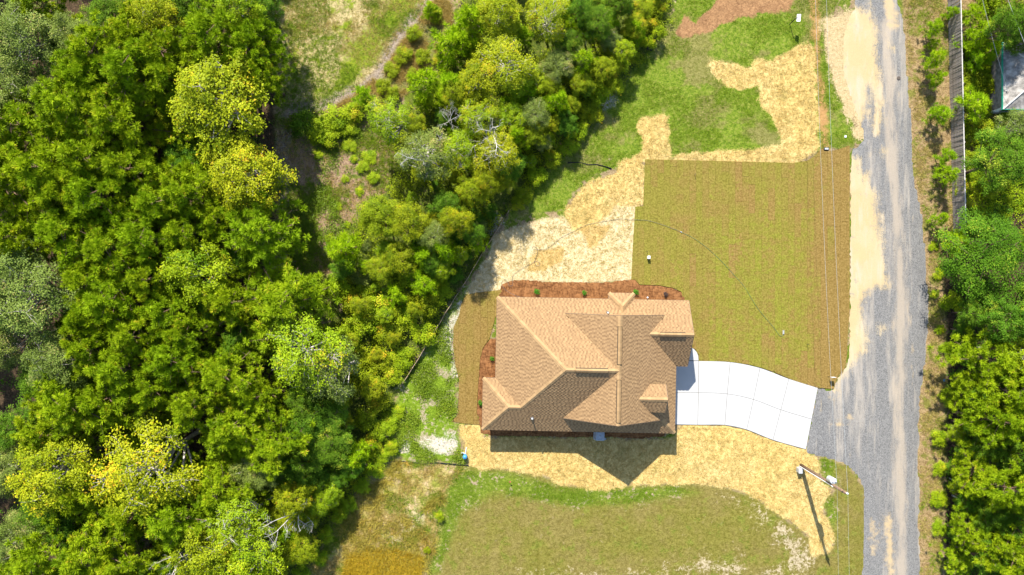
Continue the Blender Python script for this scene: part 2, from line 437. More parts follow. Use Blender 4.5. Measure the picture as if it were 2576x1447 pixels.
def ground_material():
    t = NT('ground_soil_grass_straw')
    nA = t.noise(0.9, 8, 0.65)              # ragged edges
    nB = t.noise(3.5, 6, 0.7)
    nC = t.noise(0.22, 4, 0.5)
    nF = t.noise(9.0, 5, 0.75)
    nS = t.noise(2.3, 7, 0.68, t.coord((1.0, 0.75, 1), 0.5), 1.6)
    nS2 = t.noise(6.5, 5, 0.75, t.coord((0.8, 1.0, 1), 1.2), 2.2)
    edge = t.math('ADD', t.math('MULTIPLY', t.math('SUBTRACT', nA, 0.5), 1.0), t.math('MULTIPLY', t.math('SUBTRACT', nF, 0.5), 0.5))
    def mask(name, amp=1.2, w=0.12):
        v = t.math('ADD', t.attr(name), t.math('MULTIPLY', edge, amp))
        return t.ramp(v, -w, w)
    mot = t.ramp(t.math('ADD', t.math('MULTIPLY', nF, 0.55), t.math('MULTIPLY', nB, 0.45)), 0.38, 0.62)            # fine light/dark blades
    med = t.ramp(nB, 0.42, 0.58)
    big = t.ramp(nC, 0.38, 0.62)
    straw_n = t.ramp(t.math('ADD', nS, nS2), 0.72, 1.22)
    # litter of the woods
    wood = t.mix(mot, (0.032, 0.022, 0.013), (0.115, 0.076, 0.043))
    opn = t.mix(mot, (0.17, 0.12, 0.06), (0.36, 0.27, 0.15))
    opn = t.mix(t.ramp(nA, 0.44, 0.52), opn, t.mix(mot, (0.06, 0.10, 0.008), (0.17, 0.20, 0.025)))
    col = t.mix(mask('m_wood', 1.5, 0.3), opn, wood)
    # trampled earth strip
    dirt = t.mix(mot, (0.173, 0.108, 0.065), (0.360, 0.252, 0.158))
    dirt = t.mix(t.ramp(nA, 0.52, 0.60), dirt, t.mix(mot, (0.072, 0.108, 0.014), (0.173, 0.194, 0.036)))
    col = t.mix(mask('m_dirt'), col, dirt)
    # undergrowth floor
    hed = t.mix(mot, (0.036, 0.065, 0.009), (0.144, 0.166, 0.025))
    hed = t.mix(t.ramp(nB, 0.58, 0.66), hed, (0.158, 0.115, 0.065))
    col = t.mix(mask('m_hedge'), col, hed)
    # sandy clearing with thin grass
    clr = t.mix(mot, (0.20, 0.165, 0.055), (0.54, 0.43, 0.22))
    g = t.mix(mot, (0.085, 0.14, 0.008), (0.24, 0.28, 0.022))
    clr = t.mix(t.ramp(t.math('ADD', nA, t.math('MULTIPLY', nF, 0.35)), 0.66, 0.78), clr, g)
    gfac = t.ramp(t.math('ADD', t.attr('m_cgreen'), t.math('MULTIPLY', t.math('ADD', edge, t.math('SUBTRACT', nB, 0.55)), 3.0)), -0.5, 0.5)
    clr = t.mix(gfac, clr, g)
    col = t.mix(mask('m_clear'), col, clr)
    scr = t.mix(mot, (0.094, 0.101, 0.022), (0.346, 0.274, 0.130))
    scr = t.mix(med, scr, t.mix(mot, (0.086, 0.108, 0.014), (0.180, 0.187, 0.036)))
    col = t.mix(mask('m_scrub'), col, scr)
    col = t.mix(mask('m_path', 1.6, 0.3), col, t.mix(mot, (0.158, 0.122, 0.094), (0.374, 0.302, 0.230)))
    # grassed lot
    lot = t.mix(mot, (0.065, 0.115, 0.008), (0.205, 0.265, 0.026))
    lot = t.mix(t.math('MULTIPLY', t.ramp(nB, 0.5, 0.62), 0.6), lot, t.mix(mot, (0.10, 0.12, 0.015), (0.24, 0.23, 0.06)))
    lot = t.mix(t.ramp(t.math('ADD', nC, t.math('MULTIPLY', nA, 0.6)), 0.78, 0.92), lot, t.mix(mot, (0.115, 0.115, 0.022), (0.245, 0.223, 0.072)))
    lot = t.mix(t.ramp(t.math('ADD', nA, t.math('MULTIPLY', t.attr('m_lot'), -0.03)), 0.62, 0.68), lot, t.mix(mot, (0.230, 0.173, 0.094), (0.418, 0.331, 0.216)))
    col = t.mix(mask('m_lot'), col, lot)
    # mown field
    fld = t.mix(mot, (0.108, 0.097, 0.014), (0.216, 0.194, 0.043))
    fld = t.mix(t.math('MULTIPLY', t.ramp(t.math('ADD', t.math('MULTIPLY', nC, 1.2), nA), 0.95, 1.25), 0.85), fld, t.mix(mot, (0.125, 0.098, 0.024), (0.245, 0.20, 0.062)))
    fld = t.mix(t.math('MULTIPLY', t.ramp(nA, 0.46, 0.36), 0.7), fld, t.mix(mot, (0.085, 0.11, 0.012), (0.20, 0.22, 0.035)))
    fld = t.mix(t.math('MULTIPLY', t.ramp(t.noise(1.9, 6, 0.7), 0.60, 0.70), 0.5), fld, t.mix(mot, (0.24, 0.18, 0.09), (0.38, 0.30, 0.17)))
    fgr = t.mix(mot, (0.072, 0.115, 0.009), (0.180, 0.230, 0.025))
    fgr = t.mix(t.ramp(t.math('ADD', t.math('MULTIPLY', nB, 0.6), t.math('MULTIPLY', nA, 0.4)), 0.53, 0.60), fgr, t.mix(mot, (0.216, 0.158, 0.101), (0.360, 0.274, 0.180)))
    fld = t.mix(t.ramp(t.math('ADD', t.attr('m_fgreen'), t.math('MULTIPLY', edge, 2.2)), -0.5, 0.6), fld, fgr)
    fpf = t.ramp(t.math('ADD', t.math('MULTIPLY', t.attr('m_fpale'), 0.5), t.math('MULTIPLY', t.math('ADD', edge, t.math('SUBTRACT', nB, 0.58)), 2.6)), 0.05, 0.75)
    fld = t.mix(t.math('MULTIPLY', fpf, 0.85), fld, t.mix(mot, (0.30, 0.235, 0.14), (0.52, 0.43, 0.29)))
    col = t.mix(mask('m_field', 1.6, 0.2), col, fld)
    # dry mound
    dry = t.mix(mot, (0.20, 0.16, 0.042), (0.48, 0.39, 0.15))
    dry = t.mix(t.ramp(nA, 0.50, 0.60), dry, t.mix(mot, (0.11, 0.125, 0.014), (0.30, 0.30, 0.055)))
    dry = t.mix(t.ramp(nA, 0.46, 0.38), dry, t.mix(mot, (0.34, 0.235, 0.12), (0.55, 0.42, 0.23)))
    dry = t.mix(mask('m_dpale', 3.0, 0.5), dry, t.mix(mot, (0.374, 0.288, 0.144), (0.576, 0.475, 0.288)))
    dry = t.mix(t.math('MULTIPLY', mask('m_rust', 3.0, 0.6), 0.75), dry, t.mix(mot, (0.173, 0.108, 0.011), (0.360, 0.245, 0.029)))
    col = t.mix(mask('m_dry', 3.2, 0.5), col, dry)
    # weeds beside the house
    wd = t.mix(mot, (0.079, 0.137, 0.007), (0.202, 0.288, 0.022))
    wd = t.mix(t.ramp(t.math('ADD', nA, t.math('MULTIPLY', nB, 0.5)), 0.75, 0.86), wd, t.mix(mot, (0.202, 0.173, 0.079), (0.396, 0.331, 0.216)))
    col = t.mix(mask('m_weed', 2.6, 0.3), col, wd)
    col = t.mix(mask('m_bare', 2.6, 0.3), col, t.mix(mot, (0.396, 0.338, 0.245), (0.590, 0.547, 0.446)))
    # road verge
    vg = t.mix(mot, (0.144, 0.094, 0.036), (0.374, 0.266, 0.137))
    vg = t.mix(t.ramp(nA, 0.50, 0.60), vg, t.mix(mot, (0.101, 0.101, 0.018), (0.230, 0.209, 0.050)))
    col = t.mix(mask('m_verge'), col, vg)
    col = t.mix(mask('m_trench', 1.6, 0.25), col, t.mix(nB, (0.288, 0.144, 0.043), (0.475, 0.288, 0.122)))
    col = t.mix(mask('m_rsand', 3.4, 0.25), col, t.mix(mot, (0.34, 0.25, 0.12), (0.53, 0.41, 0.23)))
    # straw over seeded ground
    br = t.mix(straw_n, (0.158, 0.079, 0.036), (0.360, 0.202, 0.094))
    col = t.mix(mask('m_brown', 1.6), col, br)
    st = t.mix(straw_n, (0.33, 0.205, 0.055), (0.66, 0.49, 0.185))
    st = t.mix(t.math('MULTIPLY', t.ramp(nC, 0.4, 0.7), 0.5), st, t.mix(straw_n, (0.418, 0.274, 0.094), (0.662, 0.533, 0.259)))
    st = t.mix(t.math('MULTIPLY', t.ramp(nA, 0.56, 0.66), 0.45), st, t.mix(mot, (0.122, 0.122, 0.022), (0.302, 0.259, 0.072)))
    col = t.mix(mask('m_straw', 1.5, 0.16), col, st)
    ps = t.mix(straw_n, (0.432, 0.324, 0.144), (0.662, 0.562, 0.346))
    col = t.mix(mask('m_pale', 1.0, 0.16), col, ps)
    col = t.mix(t.math('MULTIPLY', mask('m_gold', 1.2), 0.85), col, t.mix(straw_n, (0.346, 0.202, 0.050), (0.576, 0.396, 0.144)))
    h = t.math('ADD', t.math('MULTIPLY', nF, 0.6), t.math('ADD', t.math('MULTIPLY', nB, 0.8), t.math('MULTIPLY', nS, 0.5)))
    return t.bsdf(col, 0.95, 0.08, bump=h, bstr=0.9, bdist=0.09)

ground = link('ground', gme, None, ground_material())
tag(ground, kind='structure')

# ------------------------------------------------------------------ gravel road
def road_material():
    t = NT('gravel_and_sand')
    nA = t.noise(1.1, 8, 0.7); nF = t.noise(14.0, 4, 0.8); nC = t.noise(0.4, 4, 0.5)
    nT = t.noise(1.0, 6, 0.65, t.coord((0.75, 0.07, 1)))
    nT2 = t.noise(1.0, 7, 0.7, t.coord((1.3, 0.22, 1)))
    vo = t.n('ShaderNodeTexVoronoi'); vo.inputs['Scale'].default_value = 17.0
    t.l(t.coord(), vo.inputs['Vector'])
    st = t.mix(t.ramp(vo.outputs['Color'], 0.1, 0.95), (0.080, 0.079, 0.077), (0.275, 0.266, 0.252))
    st = t.mix(t.ramp(nF, 0.35, 0.65), st, t.mix(nC, (0.142, 0.140, 0.138), (0.202, 0.197, 0.190)))
    dust = t.mix(nF, (0.280, 0.245, 0.203), (0.406, 0.364, 0.308))
    st = t.mix(t.math('MULTIPLY', t.ramp(nT, 0.50, 0.62), t.ramp(nT2, 0.35, 0.60, 0.2, 0.85)), st, dust)
    ochre = t.mix(nF, (0.350, 0.252, 0.126), (0.504, 0.392, 0.231))
    st = t.mix(t.math('MULTIPLY', t.ramp(nT2, 0.60, 0.72), 0.6), st, ochre)
    st = t.mix(t.math('MULTIPLY', t.ramp(t.math('ADD', t.attr('m_dust'), t.math('MULTIPLY', t.math('SUBTRACT', nT2, 0.5), 2.2)), -0.35, 0.35), 0.75), st, t.mix(nF, (0.30, 0.25, 0.19), (0.44, 0.37, 0.29)))
    st = t.mix(t.math('MULTIPLY', t.ramp(t.math('ADD', t.attr('m_ochre'), t.math('MULTIPLY', t.math('SUBTRACT', nA, 0.5), 1.8)), -0.2, 0.3), 0.8), st, t.mix(nF, (0.40, 0.29, 0.15), (0.55, 0.42, 0.24)))
    sa = t.mix(nF, (0.36, 0.265, 0.13), (0.53, 0.41, 0.23))
    sa = t.mix(t.math('MULTIPLY', t.ramp(nC, 0.45, 0.6), 0.5), sa, t.mix(nF, (0.40, 0.32, 0.19), (0.50, 0.42, 0.28)))
    sa = t.mix(t.ramp(nT2, 0.48, 0.66), sa, t.mix(nF, (0.38, 0.31, 0.21), (0.52, 0.43, 0.31)))
    sa = t.mix(t.ramp(nA, 0.58, 0.68), sa, t.mix(nF, (0.22, 0.20, 0.16), (0.42, 0.35, 0.24)))
    e = t.math('ADD', t.attr('m_sand'), t.math('MULTIPLY', t.math('ADD', t.math('SUBTRACT', nA, 0.5), t.math('ADD', t.math('MULTIPLY', t.math('SUBTRACT', nF, 0.5), 0.7), t.math('MULTIPLY', t.math('SUBTRACT', nT2, 0.5), 1.3))), 2.0))
    col = t.mix(t.ramp(e, -0.35, 0.45), st, sa)
    h = t.math('ADD', t.math('MULTIPLY', vo.outputs['Distance'], 0.5), nF)
    return t.bsdf(col, 0.95, 0.1, bump=h, bstr=0.7, bdist=0.03)
rme, RP = sheet_mesh('gravel_road', [p for p in ROAD if True], 0.5, 0.10, 0.015, 0.05, 5, bstep=0.22)
DUST = [poly([(2222,60),(2237,200),(2240,350),(2257,520),(2262,640),(2267,800),(2264,900),(2255,1000),(2262,1100),(2267,1250),(2266,1500)])]
set_attr(rme, 'm_dust', np.clip(line_sdf(RP, DUST[0], 0.42), -6, 6))
set_attr(rme, 'm_ochre', np.clip(np.maximum(line_sdf(RP, poly([(2230,1290),(2237,1340),(2239,1500)]), 0.28), np.maximum(line_sdf(RP, poly([(2196,1310),(2199,1390)]), 0.25), np.maximum(line_sdf(RP, poly([(2085,1075),(2115,1062),(2140,1050)]), .18), line_sdf(RP, poly([(2235,0),(2246,60)]), .5)))), -6, 6))
set_attr(rme, 'm_sand', np.clip(sdf_many(RP, ROAD_SAND), -6, 6))
road = link('gravel_road', rme, None, road_material())
tag(road, kind='structure')

# ------------------------------------------------------------------ driveway: concrete slabs with open joints
def concrete_material():
    t = NT('pale_concrete')
    oi = t.n('ShaderNodeObjectInfo')
    n = t.noise(1.2, 7, 0.6); f = t.noise(25, 3)
    c = t.mix(n, (0.39, 0.386, 0.372), (0.465, 0.463, 0.455))
    c = t.mix(t.math('MULTIPLY', t.ramp(t.noise(2.6, 5, 0.65), 0.60, 0.74), 0.32), c, (0.400, 0.352, 0.288))
    c = t.mix(t.math('MULTIPLY', oi.outputs['Random'], 0.06), c, (0.480, 0.464, 0.440))
    return t.bsdf(c, 0.8, 0.25, bump=f, bstr=0.1, bdist=0.01)
M_CONC = concrete_material()
t = NT('joint_sand'); M_JOINT = t.bsdf(t.mix(t.noise(8, 3), (0.12, 0.105, 0.09), (0.20, 0.18, 0.15)), 0.95, 0.05)
dbase = MB().prism([G(x, y) for x, y in [(1690.5,908)] + [c[0] for c in DRIVE_COLS[1:]] + [c[2] for c in DRIVE_COLS[:0:-1]] + [(1690.5,1067.5)]][::-1], -0.05, 0.034)
drive = dbase.obj('driveway', M_JOINT); tag(drive, kind='structure')
def slab(pts, name='slab'):
    c = Vector((sum(p[0] for p in pts)/len(pts), sum(p[1] for p in pts)/len(pts)))
    q = []
    n = len(pts)
    area = sum(pts[i][0]*pts[(i+1) % n][1]-pts[(i+1) % n][0]*pts[i][1] for i in range(n))
    if area < 0: pts = pts[::-1]
    # inset by joint half width
    g = 0.017
    for i in range(n):
        a = Vector(pts[i-1]); b = Vector(pts[i]); d = Vector(pts[(i+1) % n])
        e1 = (b-a).normalized(); e2 = (d-b).normalized()
        n1 = Vector((-e1.y, e1.x)); n2 = Vector((-e2.y, e2.x))
        m = (n1+n2); m = m/max(m.dot(n1), 0.3)
        q.append(tuple(b + m*g))
    return MB().prism(q, -0.04, 0.055).obj(name, M_CONC, drive, bevel=0.006)
def curve_pts(ctrl, u0, u1, k=6):
    """Catmull-Rom through the joint points"""
    out = []
    n = len(ctrl)
    for j in range(k+1):
        u = u0+(u1-u0)*j/k; i = min(int(u), n-2); f = u-i
        p = [Vector(ctrl[max(0, min(n-1, i+d))]) for d in (-1, 0, 1, 2)]
        out.append(tuple(0.5*((2*p[1])+(p[2]-p[0])*f+(2*p[0]-5*p[1]+4*p[2]-p[3])*f*f+(3*p[1]-p[0]-3*p[2]+p[3])*f**3)))
    return out
rows = [[G(*c[r]) for c in DRIVE_COLS] for r in range(3)]
for i in range(5):
    for r in range(2):
        top = curve_pts(rows[r], i, i+1, 1 if i < 1 else 6)
        bot = curve_pts(rows[r+1], i, i+1, 1 if i < 1 else 6)
        slab(top + bot[::-1])
walk = poly([(1676,870),(1722,869),(1738,873),(1747,879),(1753,886),(1756.5,895),(1757.5,907.5),(1690,907),(1676,906)])
slab(walk)

# ------------------------------------------------------------------ sod lawns: one object for each roll of turf
def sod_material():
    t = NT('turf')
    oi = t.n('ShaderNodeObjectInfo')
    nF = t.noise(10.0, 5, 0.8, t.coord((1, 0.8, 1), 0, 'Generated') if False else None)
    geo_n = t.n('ShaderNodeNewGeometry')
    nP = t.noise(7.0, 6, 0.8, geo_n.outputs['Position'])
    nL = t.noise(0.5, 6, 0.65, geo_n.outputs['Position'])
    nM = t.noise(2.2, 5, 0.7, geo_n.outputs['Position'])
    mot = t.ramp(nP, 0.33, 0.67)
    gr = t.mix(mot, (0.120, 0.104, 0.014), (0.250, 0.216, 0.042))
    brt = t.mix(mot, (0.120, 0.130, 0.011), (0.25, 0.260, 0.034))
    bn = t.mix(mot, (0.140, 0.088, 0.020), (0.280, 0.188, 0.060))
    sep = t.n('ShaderNodeSeparateColor'); t.l(oi.outputs['Color'], sep.inputs[0])
    brown = t.math('ADD', sep.outputs[0], t.math('MULTIPLY', t.math('SUBTRACT', nL, 0.5), 1.3))
    c = t.mix(t.ramp(brown, 0.15, 0.85), gr, bn)
    green = t.math('ADD', sep.outputs[1], t.math('MULTIPLY', t.math('SUBTRACT', nM, 0.5), 1.8))
    c = t.mix(t.math('MULTIPLY', t.ramp(green, 0.35, 0.95), 0.8), c, brt)
    return t.bsdf(c, 0.95, 0.06, bump=t.math('ADD', nP, t.math('MULTIPLY', nM, 0.5)), bstr=0.8, bdist=0.05)
M_SOD = sod_material()
t = NT('lawn_soil'); M_SOIL = t.bsdf(t.mix(t.noise(6, 4), (0.10, 0.06, 0.025), (0.22, 0.15, 0.06)), 0.95, 0.05)
def clip_rect(pts, x0, x1, y0, y1):
    def cl(P, ax, v, keep_less):
        out = []
        for i in range(len(P)):
            a, b = P[i-1], P[i]
            ia = (a[ax] <= v) == keep_less or a[ax] == v; ib = (b[ax] <= v) == keep_less or b[ax] == v
            if ia != ib:
                f = (v-a[ax])/(b[ax]-a[ax]); out.append((a[0]+(b[0]-a[0])*f, a[1]+(b[1]-a[1])*f))
            if ib: out.append(b)
        return out
    for ax, v, k in ((0, x0, False), (0, x1, True), (1, y0, False), (1, y1, True)):
        if len(pts) < 3: return []
        pts = cl(pts, ax, v, k)
    return pts
def poly_area(P):
    return 0.5*sum(P[i-1][0]*P[i][1]-P[i][0]*P[i-1][1] for i in range(len(P)))
def lawn(name, outline, w, L, colfun, seed):
    r = random.Random(seed)
    me, _ = sheet_mesh(name, outline, 0.8, 0.03, 0.004, 0, seed, side=0.05)
    base = link(name, me, None, M_SOIL); tag(base, kind='structure')
    xs = [p[0] for p in outline]; ys = [p[1] for p in outline]
    x = min(xs) + 0.01; n = 0
    while x < max(xs):
        ww = w*r.uniform(0.96, 1.04)
        y = min(ys) - r.uniform(0, L)
        colshift = r.gauss(0, 0.05)
        while y < max(ys):
            LL = L*r.uniform(0.9, 1.1)
            P = clip_rect(outline, x+0.005, x+ww-0.005, y+0.006, y+LL-0.006)
            if len(P) >= 3 and abs(poly_area(P)) > 0.04:
                if poly_area(P) < 0: P = P[::-1]
                Q = []
                for p in P:
                    if not Q or (p[0]-Q[-1][0])**2+(p[1]-Q[-1][1])**2 > 1e-6: Q.append(p)
                cx = sum(p[0] for p in Q)/len(Q); cy = sum(p[1] for p in Q)/len(Q)
                z = r.uniform(0.018, 0.034)
                mb = MB().prism([(p[0]-cx, p[1]-cy) for p in Q], -0.01, z)
                o = mb.obj('sod_strip', M_SOD, base, (cx, cy, 0))
                br, gn = colfun(cx, cy, r)
                o.color = (br+colshift, gn, 0, 1); n += 1
            y += LL
        x += ww
    return n
def sod_col(x, y, r):
    px = x*PPM+1288; py = 723.5-y*PPM
    br = 0.42 + r.gauss(0, 0.09)
    br += 0.5*min(1, max(0, (px-2020)/60)) + (r.gauss(0, .1) if px > 2030 else 0)
    if px > 2000 and py > 850: br += 0.15
    if py < 450: br += 0.08
    if px < 1700 and py < 700: br -= 0.12
    if py > 930 : br += 0.2
    if px < 1755 and py > 800: br += 0.25
    if r.random() < 0.06: br += 0.35
    gn = 0.35 + r.gauss(0, 0.08)
    if 1780 < px < 2040 and 560 < py < 900: gn += 0.22
    if px > 2062: gn -= 0.2
    return br, gn
ns = lawn('front_lawn', SOD, 0.545, 2.6, sod_col, 3)
ns2 = lawn('side_lawn', SOD_W, 0.6, 1.6, lambda x, y, r: (0.68+r.gauss(0, .06)+(0.2 if y < -8 else 0), 0.18), 4)

# ------------------------------------------------------------------ planting beds of red pine straw
def bed_material():
    t = NT('red_pine_straw')
    s1 = t.noise(6, 5, 0.7, t.coord((1, 0.3, 1), 0.5), 1.0); s2 = t.noise(6, 5, 0.7, t.coord((0.3, 1, 1), 0.3), 1.0)
    f = t.ramp(t.math('ADD', s1, s2), 0.75, 1.25)
    c = t.mix(f, (0.085, 0.033, 0.012), (0.27, 0.125, 0.048))
    c = t.mix(t.math('MULTIPLY', t.ramp(t.noise(1.2, 5), 0.5, 0.7), 0.4), c, (0.315, 0.150, 0.060))
    return t.bsdf(c, 0.95, 0.08, bump=t.math('ADD', s1, s2), bstr=0.9, bdist=0.06)
M_BED = bed_material()
for nm, pl, sd_ in (('planting_bed', BED_N, 21), ('planting_bed', BED_W, 22)):
    me, _ = sheet_mesh(nm, pl, 0.22, 0.07, 0.045, 0.10, sd_, bstep=0.16, side=0.09)
    tag(link(nm, me, None, M_BED), kind='structure')
# ------------------------------------------------------------------ house
def shingle_material():
    t = NT('tan_shingles')
    tint = t.attr('tint')
    n = t.noise(30, 3, 0.7)
    c = t.mix(t.ramp(tint, 0.0, 1.0, smooth=False), (0.175, 0.106, 0.053), (0.355, 0.226, 0.111))
    c = t.mix(t.math('MULTIPLY', t.ramp(n, 0.35, 0.65), 0.25), c, (0.27, 0.165, 0.09))
    return t.bsdf(c, 0.92, 0.12)
M_SHING = shingle_material()
t = NT('ridge_shingles'); oi = t.n('ShaderNodeObjectInfo')
M_CAP = t.bsdf(t.mix(oi.outputs['Random'], (0.31, 0.198, 0.096), (0.39, 0.252, 0.124)), 0.92, 0.12, bump=t.noise(40, 3), bstr=0.3, bdist=0.01)
M_DECK = plain('roof_underlay', (0.10, 0.07, 0.05), 0.9, 0.1)
M_VENT = plain('ridge_vent_plastic', (0.05, 0.045, 0.04), 0.7, 0.3)
M_TRIM = plain('white_trim', (0.60, 0.58, 0.54), 0.5, 0.4, var=0.06)
M_EAVE = plain('tan_eave_metal', (0.20, 0.135, 0.085), 0.6, 0.3, var=0.1)
M_GLASS = plain('window_glass', (0.03, 0.04, 0.05), 0.08, 0.8, var=0.1)
M_DOOR = plain('door_paint', (0.16, 0.09, 0.05), 0.5, 0.4)
def siding_material():
    t = NT('beige_siding')
    w = t.n('ShaderNodeTexWave', wave_type='BANDS', bands_direction='Z', wave_profile='SAW')
    w.inputs['Scale'].default_value = 2.4
    t.l(t.coord(), w.inputs['Vector'])
    c = t.mix(t.noise(2, 4), (0.55, 0.48, 0.39), (0.62, 0.55, 0.46))
    return t.bsdf(c, 0.7, 0.3, bump=w.outputs['Fac'], bstr=0.5, bdist=0.02)
M_SIDE = siding_material()

house = empty('house', (HOUSE_C[0], HOUSE_C[1], 0), HOUSE_R)
tag(house, 'one-storey house with steep tan shingle hip and gable roof beside the white driveway', 'house')
EZ = 2.36; PM = 0.73
pN = lambda x, y: EZ + PM*(5.3-y)
pS = lambda x, y: EZ + PM*(y+5.42)
pW = lambda x, y: EZ + PM*(x+7.3)
RY = -0.06; RZ = EZ + PM*5.36; RX = 2.1
S2 = (RZ-EZ)/(7.23-RX)
pE = lambda x, y: EZ + S2*(7.23-x)
pV = lambda x, y: RZ - S2*(RX-x)
pWn = lambda x, y: EZ + PM*(-1.25-y)
pWw = lambda x, y: EZ + PM*(x+8.3)
pNEs = lambda x, y: EZ + PM*y
YN, YS = 4.1, -4.2
rw = (-7.3+5.36, RY); rj = (RX, RY)
zN = pN(0, YN); vn = (RX-(RZ-zN)/S2, YN); ve = (7.23-(zN-EZ)/S2, YN)
zR = EZ+PM*2.65; rn = (7.23-(zR-EZ)/S2, 2.65)
zS = pS(0, YS); vs = (RX-(RZ-zS)/S2, YS); vse = (7.23-(zS-EZ)/S2, YS)
wy = -3.335; wa = (-8.3+2.085, wy); wb = (-5.216, wy)
SLOPES = [
 ([(-7.3,5.3), rw, rj, vn, (vn[0]+.25,3.75), (ve[0]-.25,3.75), ve, rn, (8.15,2.65), (8.15,5.3)], pN),
 ([(-7.3,5.3), (-7.3,-1.25), wb, rw], pW),
 ([(-8.3,-1.25), wa, wb, (-7.3,-1.25)], pWn),
 ([(-8.3,-1.25), (-8.3,-5.42), wa], pWw),
 ([(-8.3,-5.42), (7.23,-5.42), vse, (vse[0]-.25,-3.85), (vs[0]+.25,-3.85), vs, rj, rw, wb, wa], pS),
 ([(RX,YN), rj, vn], pV), ([rj, (RX,YS), vs], pV),
 ([(RX,YN), ve, rn, (7.23,0), (7.23,-5.42), vse, (RX,YS)], pE),
 ([rn, (8.15,2.65), (8.15,0), (7.23,0)], pNEs),
]
# small hipped bump-out over the bed, gabled dormer over the garage
bx0, bx1, byf = 1.7, 3.76, 5.8; bc = (bx0+bx1)/2; bh = (bx1-bx0)/2
SLOPES += [([(bx0,byf),(bc,byf-bh),(bx1,byf)], lambda x, y: EZ+PM*(byf-y)),
           ([(bx0,byf),(bx0,5.3),(bc,5.3-bh),(bc,byf-bh)], lambda x, y: EZ+PM*(x-bx0)),
           ([(bx1,byf),(bc,byf-bh),(bc,5.3-bh),(bx1,5.3)], lambda x, y: EZ+PM*(bx1-x))]
DY, DH, DX, DEZ, DP = -2.35, 1.09, 6.05, 4.2, 0.68
DZ = DEZ+DP*DH; dxe = 7.23-(DEZ-EZ)/S2; dxr = 7.23-(DZ-EZ)/S2
SLOPES += [([(dxe,DY+DH),(dxr,DY),(DX,DY),(DX,DY+DH)], lambda x, y: DEZ+DP*(DY+DH-y)),
           ([(dxe,DY-DH),(DX,DY-DH),(DX,DY),(dxr,DY)], lambda x, y: DEZ+DP*(y-DY+DH))]

roof_mb = MB()
for P, f in SLOPES:
    if poly_area(P) < 0: P.reverse()
    tr = geo.tessellate_polygon([[Vector((x, y, 0)) for x, y in P]])
    for a, b, c in tr:
        q = [P[a], P[b], P[c]]
        if poly_area(q) < 0: q = q[::-1]
        top = [(x, y, f(x, y)) for x, y in q]; bot = [(x, y, f(x, y)-0.12) for x, y in q]
        roof_mb.add(top+bot, [(0, 1, 2), (5, 4, 3), (0, 3, 4, 1), (1, 4, 5, 2), (2, 5, 3, 0)])
roof = roof_mb.obj('roof', M_DECK, house)

def clip_half(P, n, d):
    out = []
    for i in range(len(P)):
        a, b = P[i-1], P[i]
        fa = a[0]*n[0]+a[1]*n[1]-d; fb = b[0]*n[0]+b[1]*n[1]-d
        if (fa >= 0) != (fb >= 0):
            f = fa/(fa-fb); out.append((a[0]+(b[0]-a[0])*f, a[1]+(b[1]-a[1])*f))
        if fb >= 0: out.append(b)
    return out
def shingle_field():
    V = []; Fq = []; T = []
    EXP = 0.15
    for si, (P, f) in enumerate(SLOPES):
        g = Vector((f(1, 0)-f(0, 0), f(0, 1)-f(0, 0)))      # gradient, up-slope
        k = math.sqrt(1+g.length_squared); u = g.normalized()
        tdir = Vector((-u.y, u.x)); step = EXP/k
        tr = geo.tessellate_polygon([[Vector((x, y, 0)) for x, y in P]])
        base = min(x*u.x+y*u.y for x, y in P)
        rowcache = {}
        nrm = Vector((-g.x, -g.y, 1)).normalized()
        for a, b, c in tr:
            tri = [P[a], P[b], P[c]]
            if poly_area(tri) < 0: tri = tri[::-1]
            us = [x*u.x+y*u.y for x, y in tri]
            for row in range(int((min(us)-base)/step), int((max(us)-base)/step)+1):
                lo = base+row*step; hi = lo+step
                S = clip_half(clip_half(tri, u, lo), (-u.x, -u.y), -hi)
                if len(S) < 3: continue
                if row not in rowcache:
                    rr = random.Random(si*1000+row); cuts = []; x = -14.0 + rr.uniform(0, .3); dark = False
                    while x < 14:
                        w = rr.uniform(0.10, 0.16) if dark else rr.uniform(0.12, 0.22)
                        cuts.append((x, x+w, dark, rr.random())); x += w; dark = not dark
                    rowcache[row] = cuts
                ts = [x*tdir.x+y*tdir.y for x, y in S]; t0, t1 = min(ts), max(ts)
                for c0, c1, dark, rv in rowcache[row]:
                    if c1 < t0 or c0 > t1: continue
                    Q = clip_half(clip_half(S, tdir, c0), (-tdir.x, -tdir.y), -c1)
                    if len(Q) < 3: continue
                    lift = 0.010 if dark else 0.022
                    val = (0.10+0.45*rv) if dark else (0.55+0.45*rv)
                    b0 = len(V)
                    for x, y in Q:
                        e = 1-(x*u.x+y*u.y-lo)/step
                        p = Vector((x, y, f(x, y))) + nrm*(0.004+lift*e)
                        V.append(tuple(p)); T.append(val)
                    Fq.append(tuple(range(b0, b0+len(Q))))
                    low = [i for i, (x, y) in enumerate(Q) if abs(x*u.x+y*u.y-lo) < 1e-5]
                    if len(low) == 2:
                        i, j = low; p0 = Vector(V[b0+i]); p1 = Vector(V[b0+j]); b1 = len(V)
                        V.append(tuple(p0-nrm*lift)); V.append(tuple(p1-nrm*lift)); T += [val, val]
                        Fq.append((b0+i, b1, b1+1, b0+j))
    me = bpy.data.meshes.new('shingle_field'); me.from_pydata(V, [], Fq); me.update()
    set_attr(me, 'tint', T)
    return me
sh = link('shingle_field', shingle_field(), roof, M_SHING); sh['kind'] = 'stuff'

